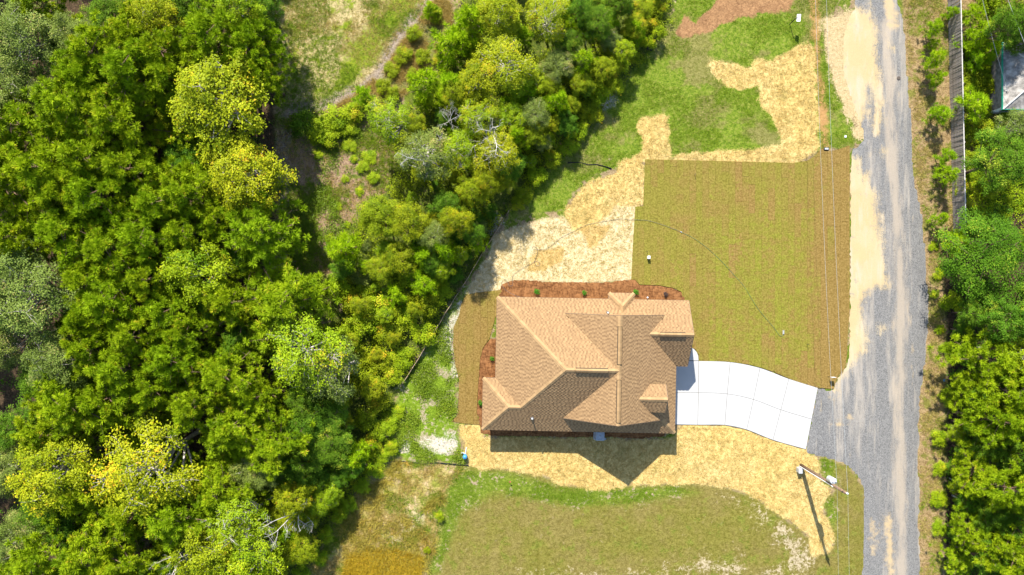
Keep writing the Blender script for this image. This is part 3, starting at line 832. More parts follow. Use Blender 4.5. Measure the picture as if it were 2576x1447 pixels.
# ridge and hip caps, each cap one piece
cap_mesh = {}
def caps(p0, p1, dihedral, w=0.17):
    p0 = Vector(p0); p1 = Vector(p1); L = (p1-p0).length; d = (p1-p0)/L
    n = max(1, int(L/0.29)); s = L/n
    key = round(dihedral, 2)
    if key not in cap_mesh:
        h = -w*dihedral
        V = [(-.5,0,.0),(.5,0,.012),(-.5,w,h),(.5,w,h+.012),(-.5,-w,h),(.5,-w,h+.012),(.5,0,-.02),(.5,w,h-.02),(.5,-w,h-.02)]
        me = bpy.data.meshes.new('ridge_cap'); me.from_pydata(V, [], [(0,1,3,2),(1,0,4,5),(1,6,7,3),(6,1,5,8)]); me.update()
        me.materials.append(M_CAP); cap_mesh[key] = me
    side = Vector((-d.y, d.x, 0)).normalized(); up = d.cross(side)
    if up.z < 0: up = -up; side = -side
    M = Matrix((( d.x, side.x, up.x), (d.y, side.y, up.y), (d.z, side.z, up.z))).to_4x4()
    for i in range(n):
        c = p0 + d*(s*(n-1-i+0.5))
        o = bpy.data.objects.new('ridge_cap', cap_mesh[key]); COL.objects.link(o); o.parent = roof
        o.matrix_local = Matrix.Translation(c + Vector((0, 0, 0.035))) @ M @ Matrix.Diagonal((s*1.08, 1, 1, 1))
def c3(p, f): return (p[0], p[1], f(*p))
caps(c3((RX,YN), pE), c3((RX,YS), pE), S2)
caps(c3(rw, pS), c3(rj, pS), PM)
caps(c3(rn, pN), c3((8.15,2.65), pN), PM)
caps(c3(rw, pW), c3((-7.3,5.3), pW), PM*0.65)
caps(c3(rw, pW), c3(wb, pW), PM*0.65)
caps(c3(wb, pS), c3(wa, pS), PM)
caps(c3(wa, pWw), c3((-8.3,-1.25), pWw), PM*0.65)
caps(c3(wa, pWw), c3((-8.3,-5.42), pWw), PM*0.65)
caps(c3(vse, pE), c3((7.23,-5.42), pE), PM*0.65)
caps((bc,byf-bh,EZ+PM*bh), (bx0,byf,EZ), PM*0.65); caps((bc,byf-bh,EZ+PM*bh), (bx1,byf,EZ), PM*0.65)
caps((bc,5.3-bh,EZ+PM*bh), (bc,byf-bh,EZ+PM*bh), PM)
caps((dxr,DY,DZ), (DX,DY,DZ), DP)

# ridge vents: low black boxes under a strip of caps
def ridge_vent(a, b, z, ns):
    (x0, y0), (x1, y1) = a, b
    w = 0.16
    if ns: pts = [(x0-w, y0), (x0+w, y0), (x0+w, y1), (x0-w, y1)]
    else: pts = [(x0, y0-w), (x1, y0-w), (x1, y0+w), (x0, y0+w)]
    V = []; zz = z+0.04
    if ns:
        ya, yb = min(y0, y1), max(y0, y1)
        V = [(x0-w-.03,ya,zz-.14),(x0,ya,zz-.02),(x0+w+.03,ya,zz-.14),(x0-w,ya,zz-.02),(x0,ya,zz+.075),(x0+w,ya,zz-.02)]
        V += [(p[0], yb, p[2]) for p in V]
    else:
        V = [(x0,y0-w-.03,zz-.14),(x0,y0,zz-.02),(x0,y0+w+.03,zz-.14),(x0,y0-w,zz-.02),(x0,y0,zz+.075),(x0,y0+w,zz-.02)]
        V += [(x1, p[1], p[2]) for p in V]
    me = bpy.data.meshes.new('ridge_vent')
    me.from_pydata(V, [], [(0,3,9,6),(2,8,11,5),(0,1,4,3),(1,2,5,4),(6,9,10,7),(7,10,11,8)]); me.update()
    o = link('ridge_vent', me, roof, M_VENT)
    cp = bpy.data.meshes.new('vent_cap')
    top = []
    segs = max(1, int(abs((y1-y0) if ns else (x1-x0))/0.29))
    return o, segs
def vent_with_caps(a, b, z, ns):
    o, segs = ridge_vent(a, b, z, ns)
    if ns: caps((a[0], min(a[1], b[1]), z+0.06), (a[0], max(a[1], b[1]), z+0.06), S2, 0.17)
    else: caps((min(a[0], b[0]), a[1], z+0.06), (max(a[0], b[0]), a[1], z+0.06), PM, 0.17)
vent_with_caps((RX, 3.3), (RX, 0.45), RZ, True)
vent_with_caps((RX, -0.75), (RX, -3.95), RZ, True)
vent_with_caps((-1.2, RY), (1.25, RY), RZ, False)
vent_with_caps((5.5, 2.65), (7.5, 2.65), zR, False)

# plumbing vents
M_PIPE = plain('grey_pvc', (0.10, 0.10, 0.11), 0.5, 0.4)
def vent_pipe(x, y, f, h, r=0.05):
    z = f(x, y)
    mb = MB().lathe([(r*2.6, z-0.05), (r*2.4, z+0.06), (r*1.1, z+0.10), (r, z+0.11), (r, z+h), (r*0.8, z+h), (r*0.8, z+h-0.06)], 12, (x, y))
    o = mb.obj('vent_pipe', M_PIPE, roof, smooth=False)
    mb = MB().lathe([(r*1.1, z+h-.10), (r*1.5, z+h-.02), (r*1.5, z+h+.03), (r*0.9, z+h+.05)], 12, (x, y)); 
    MB().lathe([(r*1.2, z+h-.06), (r*1.3, z+h+.02), (r*0.6, z+h+.04)], 12, (x, y)).obj('pipe_cap', M_TRIM, roof)
vent_pipe(-4.32, -4.25, pS, 0.42, 0.055)
vent_pipe(1.55, 4.22, pN, 0.18, 0.05)

# walls
wall_mb = MB()
for i in range(len(house_foot)):
    a = Vector(house_foot[i]); b = Vector(house_foot[(i+1) % len(house_foot)])
    wall_mb.add([(a.x,a.y,-.05),(b.x,b.y,-.05),(b.x,b.y,EZ+0.02),(a.x,a.y,EZ+0.02)], [(0,1,2,3)])
wall_mb.obj('wall', M_SIDE, house)
def gable(pts3, name='gable_wall', th=0.06, axis='y'):
    n = len(pts3); off = Vector((0, th, 0)) if axis == 'y' else Vector((th, 0, 0))
    V = [tuple(p) for p in pts3] + [tuple(Vector(p)+off) for p in pts3]
    fs = [tuple(range(n)), tuple(range(2*n-1, n-1, -1))] + [(i, n+i, n+(i+1) % n, (i+1) % n) for i in range(n)]
    return MB().add(V, fs).obj(name, M_SIDE, house)
gable([(vn[0]+.35,3.84,pN(0,3.84)-.1),(ve[0]-.35,3.84,pN(0,3.84)-.1),(ve[0]-.35,3.84,pE(ve[0]-.35,0)-.13),(RX,3.84,RZ-.13),(vn[0]+.35,3.84,pV(vn[0]+.35,0)-.13)])
gable([(vs[0]+.35,-3.95,pS(0,-3.95)-.1),(vse[0]-.35,-3.95,pS(0,-3.95)-.1),(vse[0]-.35,-3.95,pE(vse[0]-.35,0)-.13),(RX,-3.95,RZ-.13),(vs[0]+.35,-3.95,pV(vs[0]+.35,0)-.13)])
gable([(7.74,.35,EZ-.1),(7.74,4.95,EZ-.1),(7.74,4.95,EZ+.1),(7.74,2.65,zR-.13),(7.74,.35,EZ+.1)], axis='x')
# dormer cheeks and face
gable([(5.70,DY-.85,pE(5.70,0)-.1),(5.70,DY+.85,pE(5.70,0)-.1),(5.70,DY+.85,DEZ+.02),(5.70,DY,DZ-.13),(5.70,DY-.85,DEZ+.02)], 'dormer_wall', axis='x')
for s in (-1, 1):
    y = DY+s*0.82
    gable([(5.69,y,pE(5.69,0)-.05),(5.69,y,DEZ+.05),(dxe+.15,y,DEZ+.05)], 'dormer_cheek', 0.04)
# bump-out walls under the small hip
MB().box(bx0+.3, bx1-.3, 4.95, byf-.35, -.05, EZ+.02).obj('bay_wall', M_SIDE, house)
# soffits and fascia
eave_loop = [(-7.3,5.3),(bx0,5.3),(bx0,byf),(bx1,byf),(bx1,5.3),(8.15,5.3),(8.15,0),(7.23,0),(7.23,-5.42),(-8.3,-5.42),(-8.3,-1.25),(-7.3,-1.25)]
sof = MB()
tr = geo.tessellate_polygon([[Vector((x, y, 0)) for x, y in eave_loop]])
for a, b, c in tr:
    sof.add([(eave_loop[i][0], eave_loop[i][1], EZ-0.155) for i in (a, b, c)], [(0, 1, 2)])
sof.obj('soffit', M_TRIM, house)
for i in range(len(eave_loop)):
    a = Vector(eave_loop[i]); b = Vector(eave_loop[(i+1) % len(eave_loop)])
    d = (b-a).normalized(); nn = Vector((-d.y, d.x))     # outside is left of clockwise travel
    p = [a-d*0.0+nn*0.004, b+nn*0.004, b+nn*0.03, a+nn*0.03]
    MB().prism([tuple(q) for q in p][::-1], EZ-0.17, EZ-0.012).obj('fascia', M_EAVE, house)
# rake boards
def rake(p, q, axis):
    p = Vector(p); q = Vector(q); o = Vector((0, .02, 0)) if axis == 'y' else Vector((.02, 0, 0))
    dz = Vector((0, 0, -.16)); e = Vector((0, 0, -.01))
    V = [p-o+e, q-o+e, q-o+dz, p-o+dz, p+o+e, q+o+e, q+o+dz, p+o+dz]
    MB().add(V, [(0,1,2,3),(7,6,5,4),(0,4,5,1),(3,2,6,7),(0,3,7,4),(1,5,6,2)]).obj('rake_board', M_EAVE, house)
for yy, v0, v1 in ((YN+.025, vn, ve), (YS-.025, vs, vse)):
    rake((v0[0], yy, pV(*v0)), (RX, yy, RZ), 'y'); rake((RX, yy, RZ), (v1[0], yy, pE(*v1)), 'y')
rake((8.175,5.3,EZ), (8.175,2.65,zR), 'x'); rake((8.175,2.65,zR), (8.175,0,EZ), 'x')
rake((DX+.025,DY+DH,DEZ), (DX+.025,DY,DZ), 'x'); rake((DX+.025,DY,DZ), (DX+.025,DY-DH,DEZ), 'x')
# openings
def window(cx, cy, z, w, h, nx_, ny_):
    d = Vector((-ny_, nx_))
    def quad(mb, w, h, zc, t0, t1, off=0):
        c = Vector((cx, cy)) + d*off
        a = c-d*w/2; b = c+d*w/2; n = Vector((nx_, ny_))
        P = [a+n*t0, b+n*t0, b+n*t1, a+n*t1]
        if poly_area([tuple(p) for p in P]) < 0: P = P[::-1]
        return mb.prism([tuple(p) for p in P], zc-h/2, zc+h/2)
    fr = MB()
    quad(fr, w+.16, .09, z+h/2+.04, 0, .05); quad(fr, w+.2, .09, z-h/2-.04, 0, .07)
    quad(fr, .08, h-.005, z, 0, .05, -(w/2+.04)); quad(fr, .08, h-.005, z, 0, .05, w/2+.04); quad(fr, w, .04, z, 0.012, .04)
    o = fr.obj('window', M_TRIM, house)
    quad(MB(), w, h, z, 0.0, .02).obj('pane', M_GLASS, o)
for x in (-4.8, -1.2, 6.0): window(x, 5.0, 1.5, 0.95, 1.4, 0, 1)
window(bc, byf-.35, 1.5, 1.0, 1.4, 0, 1)
for x in (-6.0, -2.5, 3.8): window(x, -5.1, 1.5, 0.95, 1.3, 0, -1)
window(-6.9, 2.6, 1.5, 0.95, 1.3, -1, 0); window(-8.0, -3.3, 1.6, 0.9, 1.1, -1, 0)
window(7.8, 3.4, 1.5, 1.3, 1.4, 1, 0)
window(5.76, DY, 4.02, 0.6, 0.5, 1, 0)
gd = MB().box(6.9, 6.93, -4.75, -0.25, 0.0, 2.15).obj('garage_door', M_TRIM, house)
for i in range(4):
    MB().box(6.93, 6.945, -4.73, -0.27, 0.03+i*.53, 0.03+i*.53+.50).obj('door_panel', M_TRIM, gd, bevel=0.01)
dr = MB().box(7.8, 7.84, .9, 1.85, 0.05, 2.1).obj('door', M_DOOR, house)
MB().tube([(7.85,1.75,1.0),(7.9,1.75,1.0)], 0.03, 8).obj('handle', M_VENT, dr)
# ------------------------------------------------------------------ vegetation
M_BARK = plain('pine_bark', (0.17, 0.11, 0.075), 0.95, 0.1, var=0.35, scale=5)
M_PALE = plain('pale_bark', (0.42, 0.38, 0.33), 0.9, 0.15, var=0.3, scale=5)
M_DEAD = plain('dead_wood', (0.62, 0.58, 0.53), 0.9, 0.15, var=0.3, scale=5)
L_PINE = leafmat('pine_needles', (0.062, 0.155, 0.003), (0.45, 0.58, 0.014), (0.58, 0.42, 0.04), 0.14, 0.06, 0.05)
L_PINE2 = leafmat('pine_needles_fresh', (0.10, 0.25, 0.003), (0.44, 0.62, 0.012), (0.50, 0.48, 0.03), 0.18, 0.06, 0.03)
L_YEL = leafmat('yellowing_leaves', (0.11, 0.18, 0.004), (0.50, 0.52, 0.014), (0.60, 0.42, 0.02), 0.16, 0.08, 0.05)
L_LIME = leafmat('lime_leaves', (0.085, 0.185, 0.004), (0.46, 0.57, 0.014), (0.58, 0.48, 0.03), 0.16, 0.08, 0.05)
L_GREY = leafmat('grey_green_leaves', (0.055, 0.100, 0.010), (0.30, 0.37, 0.065), (0.38, 0.32, 0.10), 0.14, 0.12, 0.06)
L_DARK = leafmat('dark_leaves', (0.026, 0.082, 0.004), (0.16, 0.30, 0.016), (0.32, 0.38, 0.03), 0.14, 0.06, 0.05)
L_OLIVE = leafmat('olive_leaves', (0.080, 0.140, 0.003), (0.41, 0.47, 0.012), (0.58, 0.40, 0.02), 0.16, 0.08, 0.06)
L_STRAW = leafmat('straw_stalks', (0.36, 0.25, 0.07), (0.66, 0.51, 0.21), (0.70, 0.58, 0.28), 0.25, 0.1, 0.1)
L_SHRUB = leafmat('garden_shrub_leaves', (0.04, 0.17, 0.006), (0.12, 0.36, 0.015), (0.13, 0.33, 0.02), 0.3, 0.25, 0.02)
L_PURP = leafmat('purple_leaves', (0.035, 0.02, 0.022), (0.09, 0.06, 0.055), (0.1, 0.05, 0.05), 0.2, 0.4, 0.02)
L_DRY = leafmat('dry_grass_blades', (0.26, 0.20, 0.04), (0.62, 0.50, 0.17), (0.5, 0.42, 0.2), 0.3, 0.15, 0.1)
L_BRUSH = leafmat('brush_blades', (0.22, 0.19, 0.025), (0.55, 0.47, 0.09), (0.50, 0.32, 0.06), 0.3, 0.12, 0.15)
L_RUST = leafmat('rust_blades', (0.32, 0.23, 0.012), (0.66, 0.52, 0.05), (0.50, 0.30, 0.03), 0.3, 0.12, 0.15)
L_GRASS = leafmat('green_grass_blades', (0.085, 0.17, 0.005), (0.30, 0.41, 0.02), (0.40, 0.36, 0.08), 0.3, 0.15, 0.08)
L_WEED = leafmat('weed_leaves', (0.085, 0.165, 0.006), (0.29, 0.39, 0.022), (0.40, 0.36, 0.05), 0.3, 0.2, 0.06)

def unit(v): return v/np.maximum(np.linalg.norm(v, axis=-1, keepdims=True), 1e-9)
def rand_dir(r, n): return unit(r.normal(size=(n, 3)))
def leaves(r, C, nrm, size, aspect=0.6):
    """diamond leaves at centres C with normals nrm"""
    n = len(C)
    a = unit(np.cross(nrm, rand_dir(r, n))); b = np.cross(nrm, a)
    s = (size*r.uniform(0.65, 1.25, n))[:, None]
    bend = nrm*s*0.12
    V = np.stack([C-a*s*.5-bend, C-b*s*.5*aspect+bend*.6, C+a*s*.5-bend, C+b*s*.5*aspect+bend*.6], 1).reshape(-1, 3)
    F = np.arange(4*n).reshape(n, 4)
    return V, F
def needles(r, C, D, length, width, k):
    """bursts of k needles at each centre C about direction D"""
    n = len(C)
    c = np.repeat(C, k, 0); d = np.repeat(D, k, 0)
    dirs = unit(d*0.55 + rand_dir(r, n*k)*0.95)
    L = (length*r.uniform(0.7, 1.15, n*k))[:, None]
    side = unit(np.cross(dirs, rand_dir(r, n*k)))*width*0.5
    base = c + dirs*0.03
    V = np.stack([base-side, base+side, base+dirs*L+side*0.25, base+dirs*L-side*0.25], 1).reshape(-1, 3)
    return V, np.arange(4*n*k).reshape(-1, 4)
def bez(a, b, c, n):
    t = np.linspace(0, 1, n)[:, None]
    a, b, c = map(np.asarray, (a, b, c))
    return (1-t)**2*a + 2*t*(1-t)*b + t*t*c

def pine_proto(seed, R, H, tufts, nl=0.32, nw=0.046, k=76, low=0.35):
    r = np.random.default_rng(seed); tr = MB()
    lean = r.normal(0, 0.25, 2)
    tpath = bez((0, 0, -0.25), (lean[0]*.2, lean[1]*.2, H*.5), (lean[0], lean[1], H*.97), 9)
    tr.tube(tpath, [0.024*H*(1-i/9.5)+0.012 for i in range(9)], 7)
    C = []; D = []; BT = []
    nb = int(26*(tufts/330)**.5)+6
    az = r.uniform(0, 2*pi)
    for i in range(nb):
        z = low + (1-low)*((i+0.5)/nb)**0.9
        az += 2.4 + r.normal(0, .35)
        prof = math.sin(min(1.0, (1-z)/(1-low)*1.25+0.12)*pi*0.55)**0.8
        L = R*prof*r.uniform(0.65, 1.12)
        p0 = tpath[min(8, int(z*8))]*1.0; p0[2] = z*H*.97
        tip = p0 + np.array([cos(az)*L, sin(az)*L, L*r.uniform(0.12, 0.45)])
        mid = (p0+tip)/2 + np.array([0, 0, -0.08*L])
        path = bez(p0, mid, tip, 5)
        tr.tube(path, [0.05*(1-j/5.2)*(.4+L/R*.6)+0.008 for j in range(5)], 5, caps=False)
        nt = max(3, int(tufts/nb*(0.35+1.1*prof))); bt = r.normal(0, .13)
        for j in range(nt):
            u = 0.25+0.75*math.sqrt(r.random())
            q = bez(p0, mid, tip, 21)[int(u*20)]
            off = r.normal(0, 1, 3)*np.array([.27, .27, .13])*(0.35+0.9*u)*max(L, .5)*0.6
            C.append(q+off); BT.append(bt); d = off*0.45+np.array([cos(az)*.25, sin(az)*.25, .8]); D.append(d)
            if j % 3 == 0: tr.tube([q-(0, 0, .02), q+off*.95], [0.014, 0.006], 3, caps=False)
    for j in range(int(tufts*0.06)+2):
        C.append(tpath[-1]+r.normal(0, .22, 3)); BT.append(0.1); D.append(np.array([0, 0, 1.]))
    C = np.array(C); D = unit(np.array(D))
    V, F = needles(r, C, D, nl, nw, k)
    tint = np.repeat(np.clip(np.array(BT)+r.normal(.5, .25, len(C)), 0, 1), k*4)*0.75 + np.repeat(r.random(len(C)*k), 4)*0.25
    return tr.mesh('pine_trunk', True), mesh_np('pine_crown', V, F, tint)

def leaf_proto(seed, R, H, lobes, clumps, per, size, sparse=0.0, flat=0.34, zc=0.66, trunk_r=None, twigs=0.3, shrub=False):
    r = np.random.default_rng(seed); tr = MB()
    lean = r.normal(0, 0.06*H, 2)
    top = np.array([lean[0], lean[1], H*zc])
    tpath = bez((0, 0, -0.25), (lean[0]*.1, lean[1]*.1, H*.35), top, 7)
    rb = trunk_r or 0.02*H
    tr.tube(tpath, [rb*(1-i/8.5) for i in range(7)], 7)
    C = []; N = []; TT = []
    ga = r.uniform(0, 6.28)
    for i in range(lobes):
        # golden-angle lobes on an uneven dome
        zz = 1-1.25*(i+0.5)/lobes; ga += 2.39996+r.normal(0, .2)
        rr = math.sqrt(max(0.02, 1-zz*zz))*r.uniform(0.55, 0.95)
        lc = top + np.array([cos(ga)*rr*R*.78, sin(ga)*rr*R*.78, zz*flat*H*r.uniform(.55, .95)])
        lr = R*r.uniform(0.20, 0.36)*(1.0 if zz > -.1 else .8)*(1.25 if shrub else 1)
        st = tpath[r.integers(3, 7)]
        mid = st*.45+lc*.55+np.array([0, 0, -0.08*R])
        tr.tube(bez(st, mid, lc, 6), [rb*.42*(1-j/6.6)+.01 for j in range(6)], 5, caps=False)
        ltint = r.normal(0, .17)
        for j in range(int(clumps*r.uniform(.7, 1.3))):
            d = unit(r.normal(0, 1, 3)+np.array([0, 0, .35]))
            if d[2] < -0.35: d[2] *= -0.5
            cc = lc + d*np.array([1, 1, .75])*lr*r.uniform(0.45, 1.05)
            if r.random() < twigs:
                e = cc + d*(0.18 if sparse == 0 else 0.30)*r.random()
                m2 = (lc+e)/2+r.normal(0, .06*lr, 3)
                tr.tube([lc, m2, e], [.022, .014, .006], 4, caps=False)
            if r.random() < sparse: continue
            n = int(per*r.uniform(.6, 1.4))
            s = 0.145 if not shrub else 0.10
            P = cc + r.normal(0, s, (n, 3))*np.array([1.25, 1.25, .7])
            C.append(P); N.append(unit(np.tile(d*.55+np.array([0, 0, .75]), (n, 1))+r.normal(0, .36, (n, 3))))
            TT.append(np.full(n, ltint+r.normal(.5, .13)))
    C = np.concatenate(C); N = np.concatenate(N); T = np.clip(np.concatenate(TT)+r.normal(0, .14, len(C)), 0, 1)
    V, F = leaves(r, C, N, size)
    return tr.mesh('trunk_mesh', True), mesh_np('leaf_crown', V, F, np.repeat(T, 4))

def dead_proto(seed, R, H):
    r = np.random.default_rng(seed); tr = MB()
    def grow(p, d, L, rad, depth):
        e = p + d*L; m = (p+e)/2 + r.normal(0, .10*L, 3)
        tr.tube(bez(p, m, e, 5), [rad, rad*.9, rad*.78, rad*.66, rad*.5], 5 if depth < 2 else 3, caps=False)
        if depth >= 4: return
        for k in range(r.integers(3, 5) if depth else 7):
            u = r.uniform(.35, 1.0); q = bez(p, m, e, 11)[int(u*10)]
            nd = unit(d*.6+r.normal(0, .62, 3)+np.array([0, 0, .12]))
            grow(q, nd, L*r.uniform(.42, .62), rad*.5, depth+1)
    grow(np.array([0, 0, -.2]), unit(np.array([.08, .05, 1.])), H*.62, 0.013*H+.02, 0)
    return tr.mesh('dead_trunk', True)

PINES = [pine_proto(100+i, 2.5, 9.0, 235) for i in range(5)]
YPINES = [pine_proto(150+i, 1.05, 3.2, 80, 0.30, 0.032, 36, 0.12) for i in range(3)]
BROAD = [leaf_proto(200+i, 3.2, 9.0, 26, 14, 40, 0.145) for i in range(4)]
SPARSE = [leaf_proto(230+i, 3.2, 9.0, 22, 18, 30, 0.135, 0.34, twigs=0.45) for i in range(3)]
FINE = [leaf_proto(260+i, 3.2, 9.0, 28, 15, 46, 0.115, 0.0) for i in range(3)]
BUSH = [leaf_proto(300+i, 1.15, 1.7, 9, 13, 26, 0.105, zc=0.42, flat=0.42, trunk_r=.035, twigs=.1, shrub=True) for i in range(4)]
DEADS = [dead_proto(400+i, 2, 8) for i in range(2)]
for i in range(2): DEADS[i].materials.append(M_DEAD)
KINDS = {  # meshes, natural radius, natural height, bark, foliage
 'P': (PINES, 2.5, 9.0, M_BARK, L_PINE), 'YP': (YPINES, 1.05, 3.2, M_BARK, L_PINE2),
 'Y': (BROAD, 3.2, 9.0, M_PALE, L_YEL), 'B': (BROAD, 3.2, 9.0, M_PALE, L_LIME), 'O': (BROAD, 3.2, 9.0, M_BARK, L_OLIVE),
 'SY': (SPARSE, 3.2, 9.0, M_PALE, L_YEL), 'SB': (SPARSE, 3.2, 9.0, M_PALE, L_LIME), 'SG': (SPARSE, 3.2, 9.0, M_PALE, L_GREY),
 'G': (FINE, 3.2, 9.0, M_PALE, L_GREY), 'D': (FINE, 3.2, 9.0, M_BARK, L_DARK), 'DB': (BROAD, 3.2, 9.0, M_BARK, L_DARK), 'OF': (FINE, 3.2, 9.0, M_BARK, L_OLIVE),
 'S': (BUSH, 1.15, 1.7, M_BARK, L_LIME), 'SO': (BUSH, 1.15, 1.7, M_BARK, L_OLIVE), 'SD': (BUSH, 1.15, 1.7, M_BARK, L_DARK), 'SGR': (BUSH, 1.15, 1.7, M_BARK, L_GREY), 'SYE': (BUSH, 1.15, 1.7, M_BARK, L_YEL)}
def slot_obj(name, me, mat, parent):
    o = bpy.data.objects.new(name, me); COL.objects.link(o); o.parent = parent
    if not me.materials: me.materials.append(mat)
    if me.materials[0] != mat:
        o.material_slots[0].link = 'OBJECT'; o.material_slots[0].material = mat
    return o
TR = random.Random(11)
PLACED = []
def plant(kind, x, y, R, H, label, cat, group=None, name=None, rz=None):
    meshes, r0, h0, bark, leaf = KINDS[kind]
    t_me, c_me = meshes[TR.randrange(len(meshes))]
    nm = name or {'P': 'pine_tree', 'YP': 'young_pine'}.get(kind, 'shrub' if kind[0] == 'S' and kind in ('S', 'SO', 'SD', 'SGR', 'SYE') else 'broadleaf_tree')
    o = empty(nm, (x, y, max(0.0, float(ground_z(np.array([[x, y]]))[0]))), TR.uniform(0, 6.28) if rz is None else rz)
    s = R/r0
    o.scale = (s, s*TR.uniform(.92, 1.08), H/h0)
    tag(o, label, cat, group)
    slot_obj('trunk' if cat == 'tree' else 'stem', t_me, bark, o); slot_obj('crown' if cat == 'tree' else 'foliage', c_me, leaf, o)
    PLACED.append((x, y, R))
    return o
def tree_at(px, py, rpx, kind, H, label, cat='tree', group=None, name=None):
    """a crown seen at px, py with radius rpx, its foliage centred at about 0.7 H"""
    if px > 2400: H = min(H, max(2.2, CAM_H*(1-1106/(px-1288))/0.72))     # trunks stand behind the fence line
    hc = H*0.72
    x, y = G(px, py, hc); R = rpx/PPM*(1-hc/CAM_H)
    return plant(kind, x, y, R, H, label, cat, group, name)

WOOD = 'trees of the wood behind the house'
WL = {'P': ('long-needled pine in the dense wood beyond the bare earth strip', 'pines of the wood'),
      'G': ('grey-green fine-leaved tree among the pines of the dense wood', 'grey-green trees of the wood'),
      'D': ('dark green shaded tree low between the pines of the dense wood', 'dark trees of the wood'),
      'DB': ('dark broad-leaved tree low between the pines of the dense wood', 'dark broadleaf trees of the wood'),
      'Y': ('yellowing broadleaf tree among the pines of the dense wood', 'yellow trees of the wood'),
      'B': ('lime green broadleaf tree among the pines of the dense wood', 'lime trees of the wood'),
      'O': ('olive green broadleaf tree among the pines of the dense wood', 'olive trees of the wood'),
      'SY': ('yellow thin-crowned tree with pale bare branches in the dense wood', 'thin yellow trees of the wood'),
      'SB': ('lime thin-crowned tree with pale bare branches in the dense wood', 'thin lime trees of the wood'),
      'SG': ('grey thin-crowned tree with pale branches in the dense wood', 'thin grey trees of the wood')}
wood = [
 # px, py, radius, kind, height
 (60,130,110,'G',9),(110,25,75,'P',8),(215,95,80,'G',8.5),(280,35,75,'D',7.5),(385,45,85,'Y',9),(490,15,70,'DB',7),(600,35,75,'B',9),(660,20,55,'D',6.5),
 (255,140,95,'P',9.5),(350,110,80,'P',9),(425,125,90,'P',9.5),(540,105,95,'P',10),(625,130,75,'P',9),(655,85,60,'P',8),(655,190,62,'P',8),
 (330,195,95,'P',10),(180,265,105,'P',10.5),(60,310,105,'P',10),(305,300,90,'P',10),(20,220,90,'G',9),(440,210,85,'P',9),(240,215,80,'P',9.5),
 (120,420,105,'P',11),(235,395,95,'P',10.5),(40,485,95,'P',10.5),(335,420,85,'P',10),(255,500,90,'P',10.5),(395,520,85,'P',9.5),(480,505,85,'P',9.5),(160,500,90,'P',10),
 (380,605,85,'P',10),(170,570,90,'P',10),(60,600,85,'P',10),(280,615,90,'P',10),(480,590,75,'P',9),(560,560,60,'P',8),(20,390,80,'P',10),
 (300,755,90,'P',10.5),(385,695,75,'P',9.5),(345,850,85,'P',10),(600,760,80,'P',9),(230,690,80,'P',9.5),(430,790,75,'P',9),(540,765,62,'DB',7),
 (90,735,140,'G',11),(30,670,80,'SG',9),(150,880,95,'G',9.5),(40,840,80,'G',9),(100,960,80,'D',7.5),
 (330,930,90,'P',10),(440,905,80,'P',10),(205,1025,100,'P',10),(130,1085,80,'P',9),(560,935,85,'P',9.5),(495,1000,80,'P',9.5),(260,1000,70,'P',9),(400,980,70,'P',9),
 (600,1075,85,'P',9),(690,1110,80,'P',8.5),(30,1080,75,'D',7),(640,1190,70,'G',7),(560,1235,75,'P',8.5),
 (225,1235,85,'P',9),(460,1300,90,'P',9.5),(340,1300,80,'P',9),(120,1290,75,'D',7.5),(30,1190,80,'G',8),(30,1340,85,'G',9),
 (100,1405,90,'P',9.5),(235,1390,90,'P',9.5),(335,1405,80,'P',9),(420,1440,70,'D',7),(180,1330,70,'DB',7),(290,1350,60,'D',7),(720,1240,55,'O',7),(600,860,60,'DB',6.5),(480,850,70,'P',9),
 (650,1000,55,'P',8),(250,880,75,'P',9.5),(240,800,70,'P',9.5)]
for px, py, rp, k, H in wood:
    lb, g = WL[k]; tree_at(px, py, rp, k, H, lb, group=g)
# trees of the wood that stand out
tree_at(560,265,150,'Y',10.5,'large golden-yellow broadleaf tree at the wood edge above the earth strip')
tree_at(600,400,115,'Y',9.5,'smaller golden broadleaf tree touching the large golden one at the wood edge')
tree_at(645,585,100,'P',9,'round pine with bright needle tufts at the wood edge beside the earth strip')
tree_at(705,775,105,'P',8.5,'pine leaning over the lower end of the bare earth strip')
tree_at(500,680,95,'B',9.5,'lime-yellow broadleaf tree ringed by pines near the wood edge')
tree_at(715,915,125,'SB',9,'thin lime tree with pale forked branches at the wood edge near the silt fence')
tree_at(875,920,100,'SG',7,'sparse grey-leaved tree with long pale trunk beside the silt fence')
tree_at(415,1120,150,'SY',11,'broad yellow tree with many white bare branches inside the wood')
tree_at(160,1155,115,'Y',10.5,'golden broadleaf tree beside the white-branched yellow tree')
tree_at(620,1305,95,'SB',9,'lime tree with a tuft of bare white twigs at its crown')
tree_at(525,1395,95,'Y',9.5,'yellow-green broadleaf tree in front of the bare dead snag')
tree_at(655,1400,105,'B',9,'lime broadleaf tree at the wood corner by the dry grass mound')
DKG = 'dark trees at the wood edge below the weedy yard'
for px, py, rp, k, H in [(815,1130,72,'D',5.5),(770,1060,70,'DB',6),(850,1050,60,'D',4.6),(760,1175,66,'DB',5.5),(880,1165,46,'DB',3.6),(700,1190,60,'D',5.5),(835,1215,44,'D',3.6)]:
    tree_at(px, py, rp, k, H, 'dark blue-green broadleaf tree between the wood and the dry grass mound' if k == 'D' else 'dark large-leaved tree between the wood and the dry grass mound', group=DKG if k == 'D' else DKG+', large-leaved')
